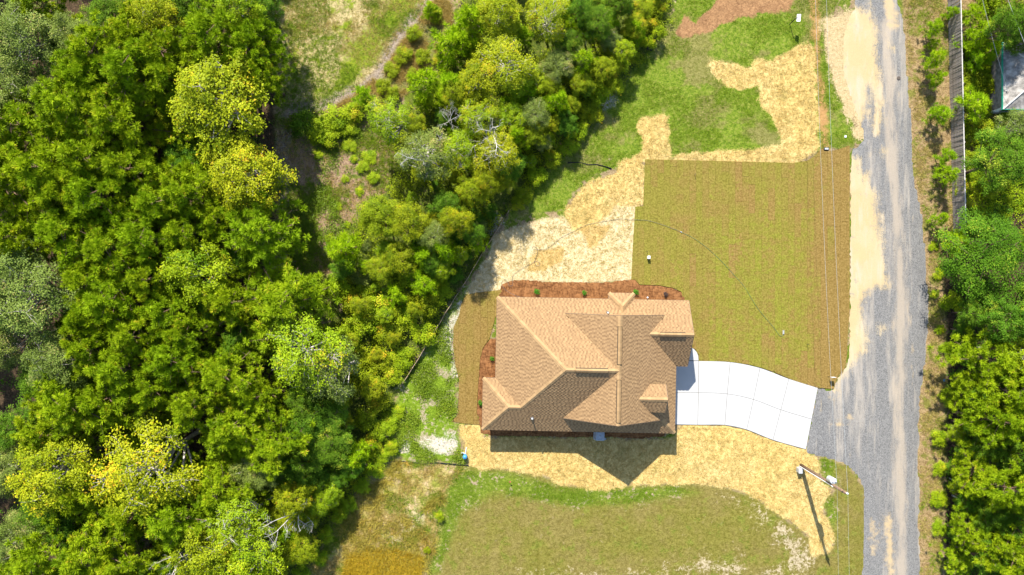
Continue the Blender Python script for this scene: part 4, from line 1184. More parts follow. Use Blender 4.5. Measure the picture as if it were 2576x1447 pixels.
for px, py, rp in [(735,1215,55),(800,1265,45),(770,1300,50),(700,1330,50),(740,1380,50),(690,1420,50),(830,1245,40)]:
    tree_at(px, py, rp, 'O' if rp > 48 else 'B', 4.2, 'low olive broadleaf tree fringing the dry grass mound' if rp > 48 else 'low lime broadleaf tree fringing the dry grass mound', group='low fringe trees by the mound' + (' olive' if rp > 48 else ' lime'))
# dead wood
def dead(px, py, H, i, rz, lab, s=1.0):
    x, y = G(px, py, H*.6); o = empty('dead_tree', (x, y, 0), rz); o.scale = (s, s, H/8.0)
    tag(o, lab, 'tree'); b = bpy.data.objects.new('trunk', DEADS[i]); COL.objects.link(b); b.parent = o
dead(735,1300,8.0,0,1.0,'bare white dead snag among dark trees beside the dry grass mound',0.62)
dead(565,1305,10.2,1,2.2,'bare dead tree with white twigs poking from the lime crown in the wood',0.6)
dead(445,1425,10.5,0,3.0,'bare dead tree rising between pines and the yellow tree',0.55)
dead(1235,345,8.2,1,0.5,'fan of bare white dead branches over the thicket by the lot grass',0.8)
dead(1130,300,6.6,0,4.0,'dead white branches between the lime thicket trees',0.4)
dead(1060,400,8.6,1,5.0,'dead white-limbed tree beside the grey-leaved thicket tree',0.6)

# fill of the wood out to and past the frame
WOODPLAN = poly([(-600,-500),(690,-500),(690,300),(700,480),(690,680),(740,800),(860,880),(880,1000),(850,1150),(800,1280),(720,1420),(600,1900),(-600,1900)])
fr = np.random.default_rng(5)
cand = np.column_stack([fr.uniform(-46, -12, 2600), fr.uniform(-36, 38, 2600)])
cd = sdf(cand, WOODPLAN)
NF = 0
for (x, y), d in zip(cand, cd):
    inframe = abs(x) < 36.5 and abs(y) < 20.5
    if d < 1.2: continue
    lim = 0.62 if inframe else 1.25
    if any((x-a)**2+(y-b)**2 < (lim*(R+1.6)*(0.75 if inframe else 1))**2 for a, b, R in PLACED): continue
    k = 'D' if fr.random() < .25 else ('P' if fr.random() < .55 else ('O' if fr.random() < .6 else 'B'))
    if not inframe: k = 'P' if fr.random() < .75 else ('G' if fr.random() < .5 else 'B')
    H = fr.uniform(5.0, 6.8) if inframe else fr.uniform(8.5, 10.5)
    lb, g = WL[k]
    plant(k, x, y, fr.uniform(1.5, 2.2) if inframe else fr.uniform(2.4, 3.2), H, lb, 'tree', g); NF += 1

# thicket between the clearing and the lot
TL = {'Y': ('yellow-green broadleaf tree with pale twigs in the thicket beside the lot', 'yellow-green thicket trees'),
      'SY': ('thin yellow-green tree with white branches in the thicket beside the lot', 'thin yellow thicket trees'),
      'SB': ('thin lime tree with white branches in the thicket beside the lot', 'thin lime thicket trees'),
      'B': ('lime broadleaf tree in the thicket beside the lot', 'lime thicket trees'), 'G': ('grey-green bushy tree in the thicket beside the lot', 'grey-green thicket trees'),
      'SG': ('sparse grey-leaved tree with pale trunk in the thicket beside the lot', 'sparse grey thicket trees'),
      'D': ('dark green shaded tree in the thicket beside the lot', 'dark thicket trees'), 'DB': ('dark large-leaved tree in the thicket beside the lot', 'dark large-leaved thicket trees'),
      'O': ('olive broadleaf tree in the thicket beside the lot', 'olive thicket trees'), 'OF': ('olive fine-leaved tree in the thicket beside the lot', 'olive fine-leaved thicket trees'),
      'YP': ('bright young pine in the thicket beside the lot', 'young pines of the thicket')}
for px, py, rp, k, H in [
 (1285,120,110,'SY',8.5),(1380,50,85,'SY',8),(1205,200,75,'Y',7.5),(1250,30,80,'Y',8),(1320,200,60,'B',6.5),
 (1500,50,62,'D',6.5),(1555,10,52,'DB',6),(1530,105,40,'G',4.5),(1470,20,50,'D',6.5),(1590,60,45,'OF',4),(1440,110,55,'D',5.5),
 (1400,155,60,'G',6),(1340,285,55,'G',6),(1460,215,45,'OF',4.5),(1420,310,45,'DB',4),(1380,215,45,'OF',5),(1275,290,55,'B',6),
 (1010,305,80,'SB',7.5),(1200,300,70,'SB',7.5),(1120,360,70,'SB',7.5),(1070,430,100,'SG',8.5),(1245,400,85,'SY',8),(1180,480,55,'O',6.5),(1300,410,55,'DB',5),(1330,350,50,'O',5),(1150,240,55,'O',6),
 (960,545,75,'O',6.5),(1030,560,70,'O',6.5),(1090,590,50,'G',6),(1140,545,58,'OF',8),(1185,585,38,'D',5.5),(1225,470,52,'OF',6.5),(1120,520,55,'DB',6),(1265,450,40,'OF',4.5),
 (870,665,42,'DB',4),(1000,650,60,'O',5),(950,680,50,'OF',4.5),(1115,680,36,'B',4),(1090,660,45,'DB',4.5),(1150,640,30,'B',3.6)]:
    lb, g = TL[k]; tree_at(px, py, rp*0.86, k, H*0.8, lb, group=g)
for px, py, rp, H in [(1470,165,34,4.5),(1400,262,36,4.5),(1305,345,32,4.5),(860,620,48,4.5),(1060,640,36,3.8),(1120,628,38,4.0),(1195,614,24,2.6),(1062,725,34,3.4)]:
    tree_at(px, py, rp, 'YP', H, TL['YP'][0], group=TL['YP'][1])
for px, py, rp, H in [(1125,108,46,4.2),(1185,55,46,4.5),(1075,220,42,4.2),(1140,205,40,4.4),(1165,110,34,3.6),(1110,255,32,3.4)]:
    tree_at(px, py, rp, 'YP', H, 'bright bushy young pine on the scrubby slope beside the clearing', group='young pines by the clearing')
tree_at(912,240,26,'YP',2.4,'lone young pine beside the curved earth bank of the clearing')
tree_at(1083,25,22,'YP',2.0,'small young pine at the head of the earth bank')
tree_at(760,305,40,'SD',1.8,'dark round bush where the earth bank meets the bare strip','shrub')

# small trees and bushes filling the thicket
MOS = np.random.default_rng(77); mc = np.column_stack([MOS.uniform(-22, 14, 5000), MOS.uniform(-24, 27, 5000)]); md = sdf(mc, HEDGE); mdone = []
ML = {'B': ('small lime tree in the thicket beside the lot', 'small lime thicket trees'), 'O': ('small olive tree in the thicket beside the lot', 'small olive thicket trees'), 'OF': ('small fine-leaved olive tree in the thicket beside the lot', 'small fine olive thicket trees'),
      'D': ('small dark tree in the thicket beside the lot', 'small dark thicket trees'), 'G': ('small grey-green tree in the thicket beside the lot', 'small grey thicket trees'), 'YP': ('small bright pine in the thicket beside the lot', 'small pines of the thicket'), 'Y': ('small yellow tree in the thicket beside the lot', 'small yellow thicket trees')}
for (x, y), d in zip(mc, md):
    if d < (1.3 if y > 6 else 1.7) or abs(x) > 44: continue
    if any((x-a)**2+(y-b)**2 < 1.5**2 for a, b in mdone): continue
    if min((x-G(a, b)[0])**2+(y-G(a, b)[1])**2 for a, b in ((1278,531),(1239,594),(1206,646),(1168,711),(1145,745),(1120,785),(1095,828),(1065,878),(1038,922),(1008,968))) < 2.0**2: continue
    if any((x-a)**2+(y-b)**2 < (0.55*R)**2 for a, b, R in PLACED[-60:]): continue
    k = MOS.choice(['B', 'O', 'OF', 'D', 'G', 'YP', 'Y'], p=[.32, .20, .12, .07, .07, .15, .07])
    H = MOS.uniform(1.8, 3.8)
    if k == 'YP': H = MOS.uniform(2.4, 3.8)
    mdone.append((x, y)); plant(k, x, y, H*MOS.uniform(.26, .36), H, ML[k][0], 'tree', ML[k][1])
# shrubs
SH = random.Random(3)
def shrubs(spots, label, group, kinds, hmin=0.9, hmax=1.8):
    for px, py, rp in spots:
        k = SH.choice(kinds); tree_at(px, py, rp, k, SH.uniform(hmin, hmax)*rp/32, label, 'shrub', group)
shrubs([(800,318,36),(845,300,40),(885,285,34),(820,345,30),(905,270,28),(870,320,28)], 'lime bush below the curved earth bank', 'bushes below the earth bank', ['S'])
shrubs([(1040,85,24),(1010,140,26),(985,175,22),(960,215,24),(1060,140,24),(1040,190,22),(1100,150,20),(990,235,22),(1095,40,22)], 'olive scrub clump on the slope beside the clearing', 'scrub on the clearing slope', ['SO'])
shrubs([(800,390,14),(880,365,20),(912,420,17),(868,450,12),(930,392,22),(850,520,12),(872,566,10),(830,600,15),(905,480,14),(845,640,12),(790,350,16),(940,450,18),(890,400,12)], 'low weed clump on the bare earth strip', 'weed clumps on the earth strip', ['S'], .5, .9)
th = []
for px, py, rp in [(840,715,40),(1000,700,42),(960,770,45),(890,760,42),(905,815,42),(980,840,45),(1020,795,40),(1080,770,36),(1060,840,36),(960,905,42),(1010,900,34),(930,960,38),(985,945,32),(1040,740,30),(1110,740,30),(900,900,36),(870,850,36),(950,1010,34),(920,720,34),(1085,690,28),(1115,715,18),(920,1060,36),(960,1085,30),(930,1120,34)]:
    th.append((px, py, rp))
shrubs(th[0::2], 'lime bush in the thicket running along the silt fence', 'lime bushes along the silt fence', ['S'], 1.2, 2.0)
shrubs(th[1::2], 'olive bush in the thicket running along the silt fence', 'olive bushes along the silt fence', ['SO'], 1.2, 2.0)
shrubs([(915,690,40),(1060,590,34),(970,730,30),(1015,740,30),(1205,570,20)], 'grey-green bush in the thicket running along the silt fence', 'grey bushes along the silt fence', ['SGR'], 1.2, 2.0)
shrubs([(1190,550,28),(1140,690,24),(1140,610,30),(1235,530,20),(1170,640,18)], 'dark bush in the thicket running along the silt fence', 'dark bushes along the silt fence', ['SD'], 1.2, 1.8)
lotb = [(1560,160,30),(1540,195,32),(1510,240,32),(1480,270,30),(1550,215,26),(1500,290,26),(1460,330,28),(1590,130,26),(1605,95,22),(1640,60,24),(1430,370,26),(1390,400,28),(1350,440,28),(1320,490,24),(1520,180,26),(1575,90,28),(1620,25,30),(1660,20,26),(1370,345,30),(1300,510,22)]
shrubs(lotb[0::2], 'feathery lime bush fringing the grass of the lot', 'lime bushes fringing the lot', ['S'], 1.1, 1.7)
shrubs(lotb[1::2], 'feathery olive bush fringing the grass of the lot', 'olive bushes fringing the lot', ['SO'], 1.1, 1.7)
tree_at(1633,103,20,'S',1.6,'feathery bush growing over the black drain pipe','shrub')
tree_at(1659,78,20,'S',1.8,'feathery bush beside the upper end of the black drain pipe','shrub')
shrubs([(940,1180,26),(910,1225,24),(880,1270,24),(850,1300,24),(985,1130,22),(960,1150,24),(800,1400,26),(760,1440,26),(820,1350,24),(1000,1040,22),(980,1070,26)], 'green bush where the wood meets the dry grass mound', 'bushes at the mound edge', ['S', 'S'], 1.0, 1.6)
tree_at(1106,1303,15,'S',0.8,'single small green bush at the edge of the dry grass mound','shrub')
tree_at(1075,1385,10,'SYE',0.5,'tiny yellow-green bush on the rim of the dry grass mound','shrub')

# far side of the road
RL = {'P': ('pine in the wood across the gravel road', 'pines across the road'), 'D': ('dark fine-leaved tree in the wood across the gravel road', 'dark trees across the road'),
      'DB': ('dark large-leaved tree in the wood across the gravel road', 'dark large-leaved trees across the road'), 'B': ('lime tree in the wood across the gravel road', 'lime trees across the road'),
      'OF': ('olive fine-leaved tree in the wood across the gravel road', 'olive trees across the road')}
for px, py, rp, k, H in [(2490,900,82,'P',9),(2450,985,60,'P',8),(2550,985,70,'P',9),(2545,800,66,'DB',8),(2465,790,45,'DB',5),(2420,830,34,'D',4),(2520,1070,62,'P',8.5),(2450,1075,45,'DB',5.5),(2560,1150,60,'DB',7.5),(2466,1190,62,'P',8),(2535,1235,62,'P',9),(2436,1135,42,'DB',4.5),(2496,1135,46,'D',5.5),
 (2428,1262,40,'B',5),(2455,1335,56,'P',7.5),(2545,1400,66,'P',9),(2500,1300,52,'DB',6),(2425,1410,46,'P',7),(2570,1310,60,'D',7.5),(2490,1425,55,'DB',6.5),(2580,1050,55,'DB',6.5),(2416,1215,32,'B',4),(2580,890,60,'B',8.5),(2580,1235,50,'DB',7),(2490,1005,42,'DB',5.5),(2408,1335,30,'DB',3.5),(2412,1080,30,'B',3.6),(2404,1175,28,'DB',3.4),(2425,890,34,'DB',4),(2412,960,28,'D',3.4),(2440,1260,40,'DB',5),(2610,1440,80,'P',9),(2625,1150,80,'P',9),(2625,980,80,'P',9),(2625,780,80,'D',8)]:
    lb, g = RL[k]; tree_at(px, py, rp, k, H, lb, group=g)
tree_at(2508,640,122,'D',6.5,'broad dark-olive tree at the lower end of the board fence')
tree_at(2405,600,34,'YP',4.2,'young pine tucked under the broad olive tree by the fence end')
tree_at(2530,410,95,'D',8.0,'large dark-leaved tree behind the board fence')
tree_at(2570,330,60,'G',7,'grey-green tree between the large dark tree and the green-trimmed shed')
for px, py, rp, H in [(2362,70,28,3.2),(2365,150,32,3.6),(2362,195,26,3.0),(2376,280,34,3.4),(2386,392,28,3.0),(2388,440,34,3.4),(2375,550,26,3.0),(2350,110,18,1.8),(2398,30,22,2.4)]:
    tree_at(px-4, py, rp*.72, 'YP', H*.8, 'young pine on the road side of the board fence', group='young pines along the fence')
for px, py, rp, H in [(2430,30,32,3.2),(2450,90,44,4.2),(2480,130,34,3.6),(2440,150,30,3.0),(2445,255,46,4.0),(2590,30,50,5)]:
    tree_at(px+16, py, rp*.85, 'YP', H*.85, 'bushy young pine behind the board fence', group='young pines behind the fence')
tree_at(2530,60,60,'D',7.5,'dark tree above the shed behind the board fence')
tree_at(2560,120,40,'DB',5.5,'dark large-leaved tree touching the shed roof')
shrubs([(2450,130,30),(2475,170,28),(2500,250,26),(2450,230,30),(2500,470,30),(2460,440,30),(2540,300,30),(2475,380,26),(2500,200,26)], 'lime bush behind the board fence', 'lime bushes behind the fence', ['S'], 1.1, 1.8)
shrubs([(2450,190,36),(2480,215,34),(2460,310,38),(2440,340,32),(2430,470,28),(2435,520,26),(2490,330,36),(2445,400,26),(2480,270,26),(2510,320,28)], 'olive bush behind the board fence', 'bushes behind the fence', ['SO'], 1.0, 1.8)
tree_at(2440,185,22,'SYE',1.4,'small orange-yellow bush behind the board fence','shrub')
shrubs([(2362,690,18),(2368,830,16),(2385,1000,26),(2368,1100,26),(2370,1180,24),(2362,1260,26),(2365,1330,24),(2350,620,14),(2352,740,14),(2400,760,30),(2385,880,22)], 'lime bush on the verge across the gravel road', 'bushes on the far verge', ['S'], 0.8, 1.3)
# off-frame continuation
for i in range(26):
    x = fr.uniform(36, 47); y = -26 + i*1.15 if i < 22 else fr.uniform(20, 34)
    if any((x-a)**2+(y-b)**2 < (R+.8)**2 for a, b, R in PLACED): continue
    if -8 < y < 26 and x < 39.5: continue
    if 13 < y < 24: continue
    lb, g = RL['P']; plant('P', x, y, 2.6, 9.0, lb, 'tree', g)

# garden shrubs in the beds
for (px, py), r_, k, lab in [((1350,733),.30,'g','round green garden shrub in the pine straw bed near the hose loops'), ((1469,736),.24,'g','round green garden shrub in the bed left of the small hipped bay'.replace('left of','west of')),
                     ((1598,734),.29,'g','round green garden shrub in the bed right beside the small hipped bay'), ((1673,740),.24,'p','dark purple garden shrub in the pine straw bed'),
                     ((1238,901),.24,'g','round green garden shrub in the narrow bed beside the long side wall'), ((1209,1012),.27,'g','round green garden shrub beside the projecting rear wing')]:
    x, y = G(px, py); o = empty('garden_shrub', (x, y, 0.05)); s = r_/1.15; o.scale = (s, s, s*1.15)
    tag(o, lab, 'shrub'); t_me, c_me = BUSH[int(px) % 4]
    slot_obj('stem', t_me, M_BARK, o); slot_obj('foliage', c_me, L_SHRUB if k == 'g' else L_PURP, o)

# ground cover nobody could count
def scatter(outlines, n, seed, dens=None):
    r = np.random.default_rng(seed); P = np.concatenate([np.array(o) for o in outlines])
    lo, hi = np.maximum(P.min(0), (-44, -26)), np.minimum(P.max(0), (44, 27))
    out = np.zeros((0, 2))
    while len(out) < n:
        q = r.uniform(lo, hi, (n*2, 2)); k = sdf_many(q, outlines) > 0.05
        c = sdf_many(q, [ROAD, SOD, SOD_W, BED_N, BED_W, DRIVE, HOUSE_PLAN]) < -0.15
        q = q[k & c]
        if dens is not None: q = q[r.random(len(q)) < dens(q)]
        out = np.concatenate([out, q])
        if len(q) < 10: break
    return r, out[:n]
def clump_dens(sc, seed, thr=0.5, sharp=8):
    return lambda q: np.clip((vnoise(q, sc, seed, 3)-thr)*sharp+0.25, 0.03, 1)
def leaf_cover(name, outlines, n, per, mat, seed, hmax, size, label, cat, dens=None):
    r, q = scatter(outlines, n, seed, dens)
    h = hmax*vnoise(q, .6, seed+1)*r.uniform(.25, 1, len(q))
    gq = ground_z(q)
    C = np.repeat(np.column_stack([q, h+gq+0.06]), per, 0) + r.normal(0, 1, (len(q)*per, 3))*np.array([.17, .17, .09])
    C[:, 2] = np.maximum(C[:, 2], np.repeat(gq, per)+0.03)
    N = unit(np.array([0, 0, .9])+r.normal(0, .55, (len(C), 3)))
    V, F = leaves(r, C, N, size)
    T = np.clip(np.repeat(vnoise(q, .8, seed+2)*.9, per)+r.normal(0, .17, len(C)), 0, 1)
    o = link(name, mesh_np(name, V, F, np.repeat(T, 4)), None, mat)
    tag(o, label, cat, kind='stuff'); return o
def tufts(name, outlines, n, blades, mat, seed, length, label, cat, dens=None, width=0.03):
    r, q = scatter(outlines, n, seed, dens)
    C = np.column_stack([q, ground_z(q)-0.02])
    k = blades; c = np.repeat(C, k, 0)+r.normal(0, .05, (len(C)*k, 3))*np.array([1, 1, 0])
    d = unit(rand_dir(r, len(c))*np.array([1, 1, .3])+np.array([0, 0, .75])); L = (length*r.uniform(.5, 1.3, len(c)))[:, None]
    side = unit(np.cross(d, rand_dir(r, len(c))))*width*.5
    droop = np.array([0, 0, -1])*L*.25
    V = np.stack([c-side, c+side, c+d*L+droop+side*.2, c+d*L+droop-side*.2], 1).reshape(-1, 3)
    T = np.clip(np.repeat(r.normal(.5, .2, len(C)), k)+r.normal(0, .12, len(c)), 0, 1)
    o = link(name, mesh_np(name, V, np.arange(4*len(c)).reshape(-1, 4), np.repeat(T, 4)), None, mat)
    tag(o, label, cat, kind='stuff'); return o
leaf_cover('undergrowth', [HEDGE], 6500, 12, L_OLIVE, 51, 0.9, 0.13, 'tangled low undergrowth on the thicket floor', 'undergrowth', clump_dens(.5, 3, .42))
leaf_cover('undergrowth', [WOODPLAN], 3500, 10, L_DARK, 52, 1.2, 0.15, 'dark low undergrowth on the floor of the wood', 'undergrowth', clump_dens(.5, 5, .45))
BEHIND = poly([(2425,-60),(2600,-60),(2640,640),(2440,640),(2430,560)])
leaf_cover('undergrowth', [BEHIND], 2600, 12, L_LIME, 65, 0.9, 0.13, 'tangled green undergrowth behind the board fence', 'undergrowth', lambda q: (sdf(q, [(38.9,13.9),(47,13.9),(47,20),(38.9,20)]) < 0)*clump_dens(.5, 18, .40)(q))
leaf_cover('undergrowth', [WOODS[1]], 3000, 11, L_DARK, 66, 1.2, 0.14, 'dark undergrowth under the trees across the road', 'undergrowth', lambda q: (sdf(q, [(38.9,13.9),(47,13.9),(47,20),(38.9,20)]) < 0)*clump_dens(.5, 19, .42)(q))
leaf_cover('weeds', [WEED], 1500, 10, L_WEED, 53, 0.10, 0.10, 'bright green weeds between the silt fence and the house', 'weeds', clump_dens(.7, 7, .54, 14))
leaf_cover('weeds', [DIRT], 2400, 12, L_WEED, 54, 0.2, 0.10, 'green weeds on the bare earth strip', 'weeds', clump_dens(.45, 8, .50, 10))
tufts('scrub_grass', [SCRUB], 2600, 9, L_DRY, 55, 0.5, 'tall dry grass on the scrubby slope beside the clearing', 'grass', clump_dens(.7, 2, .45))
tufts('strip_grass', [DIRT], 3600, 9, L_GRASS, 71, 0.32, 'rough green grass on the bare earth strip', 'grass', clump_dens(.4, 21, .50, 10))
tufts('strip_straw', [DIRT], 1800, 8, L_DRY, 72, 0.3, 'dead grass on the bare earth strip', 'grass', clump_dens(.5, 22, .5))
tufts('dry_grass', [DRY], 2600, 8, L_DRY, 56, 0.34, 'dry brown grass on the mound', 'grass', clump_dens(.6, 4, .46))
tufts('mound_brush', [DRY], 420, 26, L_BRUSH, 67, 0.62, 'tall olive and rust brush on the dry mound', 'brush', clump_dens(.45, 16, .52, 12), 0.04)
tufts('rust_brush', DRY_RUST, 900, 26, L_RUST, 68, 0.6, 'tall rust-yellow brush at the foot of the dry mound', 'brush', clump_dens(.6, 17, .42), 0.04)
tufts('mound_grass', [DRY], 2600, 8, L_GRASS, 57, 0.28, 'green grass tufts on the dry mound', 'grass', clump_dens(.5, 6, .52))
tufts('clearing_grass', [CLEAR], 5200, 7, L_GRASS, 58, 0.22, 'thin green grass of the sandy clearing', 'grass', clump_dens(.45, 9, .5))
tufts('clearing_straw', [CLEAR], 3500, 7, L_DRY, 59, 0.22, 'dry grass of the sandy clearing', 'grass', clump_dens(.5, 10, .5))
tufts('verge_grass', [VERGE], 5200, 7, L_DRY, 60, 0.26, 'dry grass of the verge across the road', 'grass', clump_dens(.7, 11, .48))
tufts('verge_weeds', [VERGE], 2600, 8, L_GRASS, 61, 0.24, 'green tufts of the verge across the road', 'grass', clump_dens(.5, 12, .54))
tufts('lot_grass', [LOT], 14000, 6, L_GRASS, 62, 0.14, 'rough green grass of the straw-patched lot', 'grass', lambda q: (sdf_many(q, STRAW+LOT_BROWN+PALE_STRAW) < -.1)*clump_dens(.5, 13, .42)(q))
tufts('field_grass', FIELD_GREEN, 3800, 6, L_GRASS, 63, 0.14, 'green grass fringe of the mown field', 'grass', lambda q: (sdf_many(q, STRAW) < -.1)*clump_dens(.8, 14, .46)(q))
tufts('loose_straw', STRAW+PALE_STRAW, 12000, 7, L_STRAW, 64, 0.22, 'loose straw strewn over the seeded ground', 'straw', None, 0.022)
# ------------------------------------------------------------------ street furniture and small things
M_WOOD = plain('weathered_pole_wood', (0.20, 0.13, 0.085), 0.9, 0.1, var=0.3, scale=4)
M_GREYW = plain('grey_fence_wood', (0.27, 0.235, 0.21), 0.9, 0.1, var=0.35, scale=3)
M_RAIL = plain('pale_fence_cap', (0.55, 0.52, 0.48), 0.85, 0.1, var=0.15)
M_GALV = plain('galvanised_grey', (0.50, 0.52, 0.53), 0.45, 0.5, metal=0.2, var=0.12)
M_WHITE = plain('white_plastic', (0.75, 0.76, 0.77), 0.5, 0.4, var=0.05)
M_BLACK = plain('black_plastic', (0.02, 0.02, 0.022), 0.55, 0.4)
M_WIRE = plain('aluminium_wire', (0.40, 0.41, 0.40), 0.5, 0.5, metal=0.2, var=0.05)
M_BLUE = plain('blue_tank_paint', (0.05, 0.28, 0.55), 0.4, 0.5, var=0.1)
M_HOSE = plain('dark_hose', (0.10, 0.11, 0.12), 0.5, 0.4)
M_HOSEG = plain('green_hose', (0.06, 0.17, 0.10), 0.5, 0.4)
M_FABRIC = plain('black_silt_fabric', (0.022, 0.022, 0.024), 0.9, 0.1)
M_STAKE = plain('stake_wood', (0.42, 0.31, 0.20), 0.9, 0.1)
M_GREENP = plain('green_trim_paint', (0.02, 0.30, 0.19), 0.5, 0.4)
M_OLDROOF = plain('weathered_roofing', (0.30, 0.275, 0.245), 0.9, 0.1, var=0.5, scale=2.2)
M_ACBODY = plain('condenser_grey', (0.34, 0.38, 0.42), 0.5, 0.4, var=0.08)

# utility pole with transformer
PX, PY = G(2015, 1171); PY -= 0.0; PH = 8.3
def utility_pole(x, y, label, gear):
    p = empty('utility_pole', (x, y, 0)); tag(p, label, 'pole')
    MB().tube([(0, 0, -.5), (0, 0, PH*.5), (0, 0, PH)], [.16, .135, .105], 12).obj('shaft', M_WOOD, p, smooth=True)
    ins = MB().lathe([(.03, PH), (.035, PH+.1), (.07, PH+.12), (.075, PH+.18), (.05, PH+.2), (.07, PH+.23), (.06, PH+.28), (.02, PH+.30)], 12, (.03, .02)).obj('insulator', M_WHITE, p)
    MB().box(-.16, .16, -.05, .05, PH-.32, PH-.22).obj('bracket', M_BLACK, p)
    if gear:
        tcx, tcy, tz = -.02, .34, 5.55
        tf = MB().lathe([(.20, tz), (.235, tz+.03), (.235, tz+.72), (.25, tz+.73), (.25, tz+.78), (.18, tz+.83), (.05, tz+.85)], 16, (tcx, tcy)).obj('transformer', M_GALV, p, smooth=False)
        for dx in (-.1, .1):
            MB().lathe([(.045, tz+.78), (.05, tz+.86), (.03, tz+.88), (.045, tz+.93), (.03, tz+.95), (.02, tz+1.02)], 10, (tcx+dx, tcy)).obj('bushing', M_WHITE, tf)
        MB().box(-.06, .06, .1, .2, tz+.15, tz+.25).obj('mount', M_GALV, p)
        MB().box(-.06, .06, .1, .2, tz+.55, tz+.65).obj('mount', M_GALV, p)
        MB().tube([(-.165, -.03, 0), (-.155, -.03, 3), (-.13, -.03, 6.4)], .03, 8).obj('conduit', M_WHITE, p)
        MB().tube([(-.13, -.03, 6.4), (-.2, -.02, 6.6), (-.24, .02, 6.45)], .035, 8).obj('weatherhead', M_GALV, p)
        MB().tube([(.10, .02, PH-.3), (.16, .22, PH-1.1), (.06, .34, tz+1.0)], .012, 5).obj('jumper', M_BLACK, p)
        MB().box(-.05, .05, -.18, -.135, 2.6, 2.72).obj('number_plate', M_GALV, p)
    return p
utility_pole(PX, PY, 'wooden utility pole with grey transformer standing on straw beside the road', True)
NX, NY = PX-1.95, 37.0
SX, SY = PX+1.15, -47.0
utility_pole(NX, NY, 'plain wooden utility pole farther up the gravel road', False)
utility_pole(SX, SY, 'plain wooden utility pole farther down the gravel road', False)
def wire(a, b, sag, r, label, name='power_line', group=None):
    a = Vector(a); b = Vector(b); pts = []
    for i in range(25):
        u = i/24; p = a.lerp(b, u); p.z -= sag*4*u*(1-u); pts.append(p)
    o = MB().tube(pts, r, 5).obj(name, M_WIRE); tag(o, label, 'wire', group)
wire((NX+.03, NY, PH+.29), (PX+.03, PY, PH+.29), 0.55, .008, 'upper power line from the transformer pole along the lawn')
wire((NX-.13, NY, PH-1.1), (PX-.13, PY, PH-1.1), 0.7, .008, 'lower power line from the transformer pole along the lawn')
wire((PX+.03, PY, PH+.29), (SX+.03, SY, PH+.29), 0.4, .006, 'upper power line from the transformer pole over the mown field')
wire((PX-.13, PY, PH-1.1), (SX-.13, SY, PH-1.1), 0.5, .006, 'lower power line from the transformer pole over the mown field')
# electric pedestal
x, y = G(2006.5, 1180); p = empty('electric_pedestal', (x, y, 0)); tag(p, 'grey metal electric box standing at the foot of the transformer pole', 'box')
MB().box(-.14, .14, -.20, .20, -.1, .62).obj('cabinet', M_GALV, p, bevel=.015)
MB().box(-.16, .16, -.22, .22, .62, .68).obj('lid', M_GALV, p, bevel=.01)

# board fence: each picket its own board
fa = Vector(FENCE_A); fb = Vector(FENCE_B); fd = (fb-fa).normalized(); fa = fa - fd*7.0
FL = (fb-fa).length; FH = 1.75
fence = empty('board_fence', (fa.x, fa.y, 0), math.atan2(fd.y, fd.x)); tag(fence, 'weathered grey board fence along the verge across the gravel road', 'fence')
pick = MB().box(0, .128, -.012, .012, -.03, FH).mesh('picket'); pick.materials.append(M_GREYW)
fr2 = random.Random(9); k = 0; px_ = 0.0
while px_ < FL:
    o = bpy.data.objects.new('picket', pick); COL.objects.link(o); o.parent = fence
    o.location = (px_, fr2.uniform(-.012, .012), fr2.uniform(-.05, .01)); o.rotation_euler = (fr2.gauss(0, .012), fr2.gauss(0, .012), fr2.gauss(0, .03)); px_ += .142
for z in (.3, .95, 1.55): MB().box(0, FL, .03, .07, z, z+.09).obj('rail', M_GREYW, fence)
MB().box(0, FL, -.02, .045, FH+.012, FH+.05).obj('cap_rail', M_RAIL, fence)
for i in range(int(FL/2.4)+1): MB().box(i*2.4, i*2.4+.1, .075, .175, -.3, FH-.05).obj('post', M_GREYW, fence)

# shed with green trim across the road
shed = empty('shed', (0, 0, 0)); tag(shed, 'grey hip-roofed shed with bright green eave trim behind the board fence', 'shed')
sx0, sx1, sy0, sy1, sz = 39.35, 46.5, 14.3, 19.6, 2.75
MB().box(sx0+.3, sx1-.3, sy0+.3, sy1-.3, -.05, sz+.05).obj('wall', M_GREYW, shed)
MB().box(sx0+.3, sx1-.3, sy0+.25, sy0+.295, -.05, 2.3).obj('white_siding', M_WHITE, shed)
sr = MB(); mx = (sy1-sy0)/2; rz_ = sz+mx*.42
sr.add([(sx0,sy0,sz),(sx1,sy0,sz),(sx1,sy1,sz),(sx0,sy1,sz),(sx0+mx,sy0+mx,rz_),(sx1-mx,sy0+mx,rz_)], [(0,1,5,4),(1,2,5),(2,3,4,5),(3,0,4),(3,2,1,0)])
srf = sr.obj('roof', M_OLDROOF, shed)
for a, b in (((sx0,sy0,sz),(sx0+mx,sy0+mx,rz_)), ((sx0,sy1,sz),(sx0+mx,sy0+mx,rz_)), ((sx0+mx,sy0+mx,rz_),(sx1-mx,sy0+mx,rz_))):
    MB().tube([Vector(a)+Vector((0,0,.02)), Vector(b)+Vector((0,0,.02))], .06, 6).obj('hip_cap', M_RAIL, srf)
MB().box(sx0-.045, sx0-.005, sy0-.06, sy1+.06, sz-.14, sz+.03).obj('eave_trim', M_GREENP, shed)
MB().box(sx0-.005, sx1, sy0-.04, sy0-.005, sz-.14, sz+.03).obj('eave_trim', M_GREENP, shed)
MB().box(sx0+.8, sx0+2.2, sy0+.21, sy0+.245, 1.0, 2.1).obj('window', M_GLASS, shed)
wire((34.2, 26.5, 6.6), (39.55, 15.7, 3.0), .25, .014, 'service wire dropping to the green-trimmed shed')
MB().tube([(39.55, 15.7, 2.7), (39.55, 15.7, 3.05)], .03, 8).obj('service_mast', M_GALV, shed)
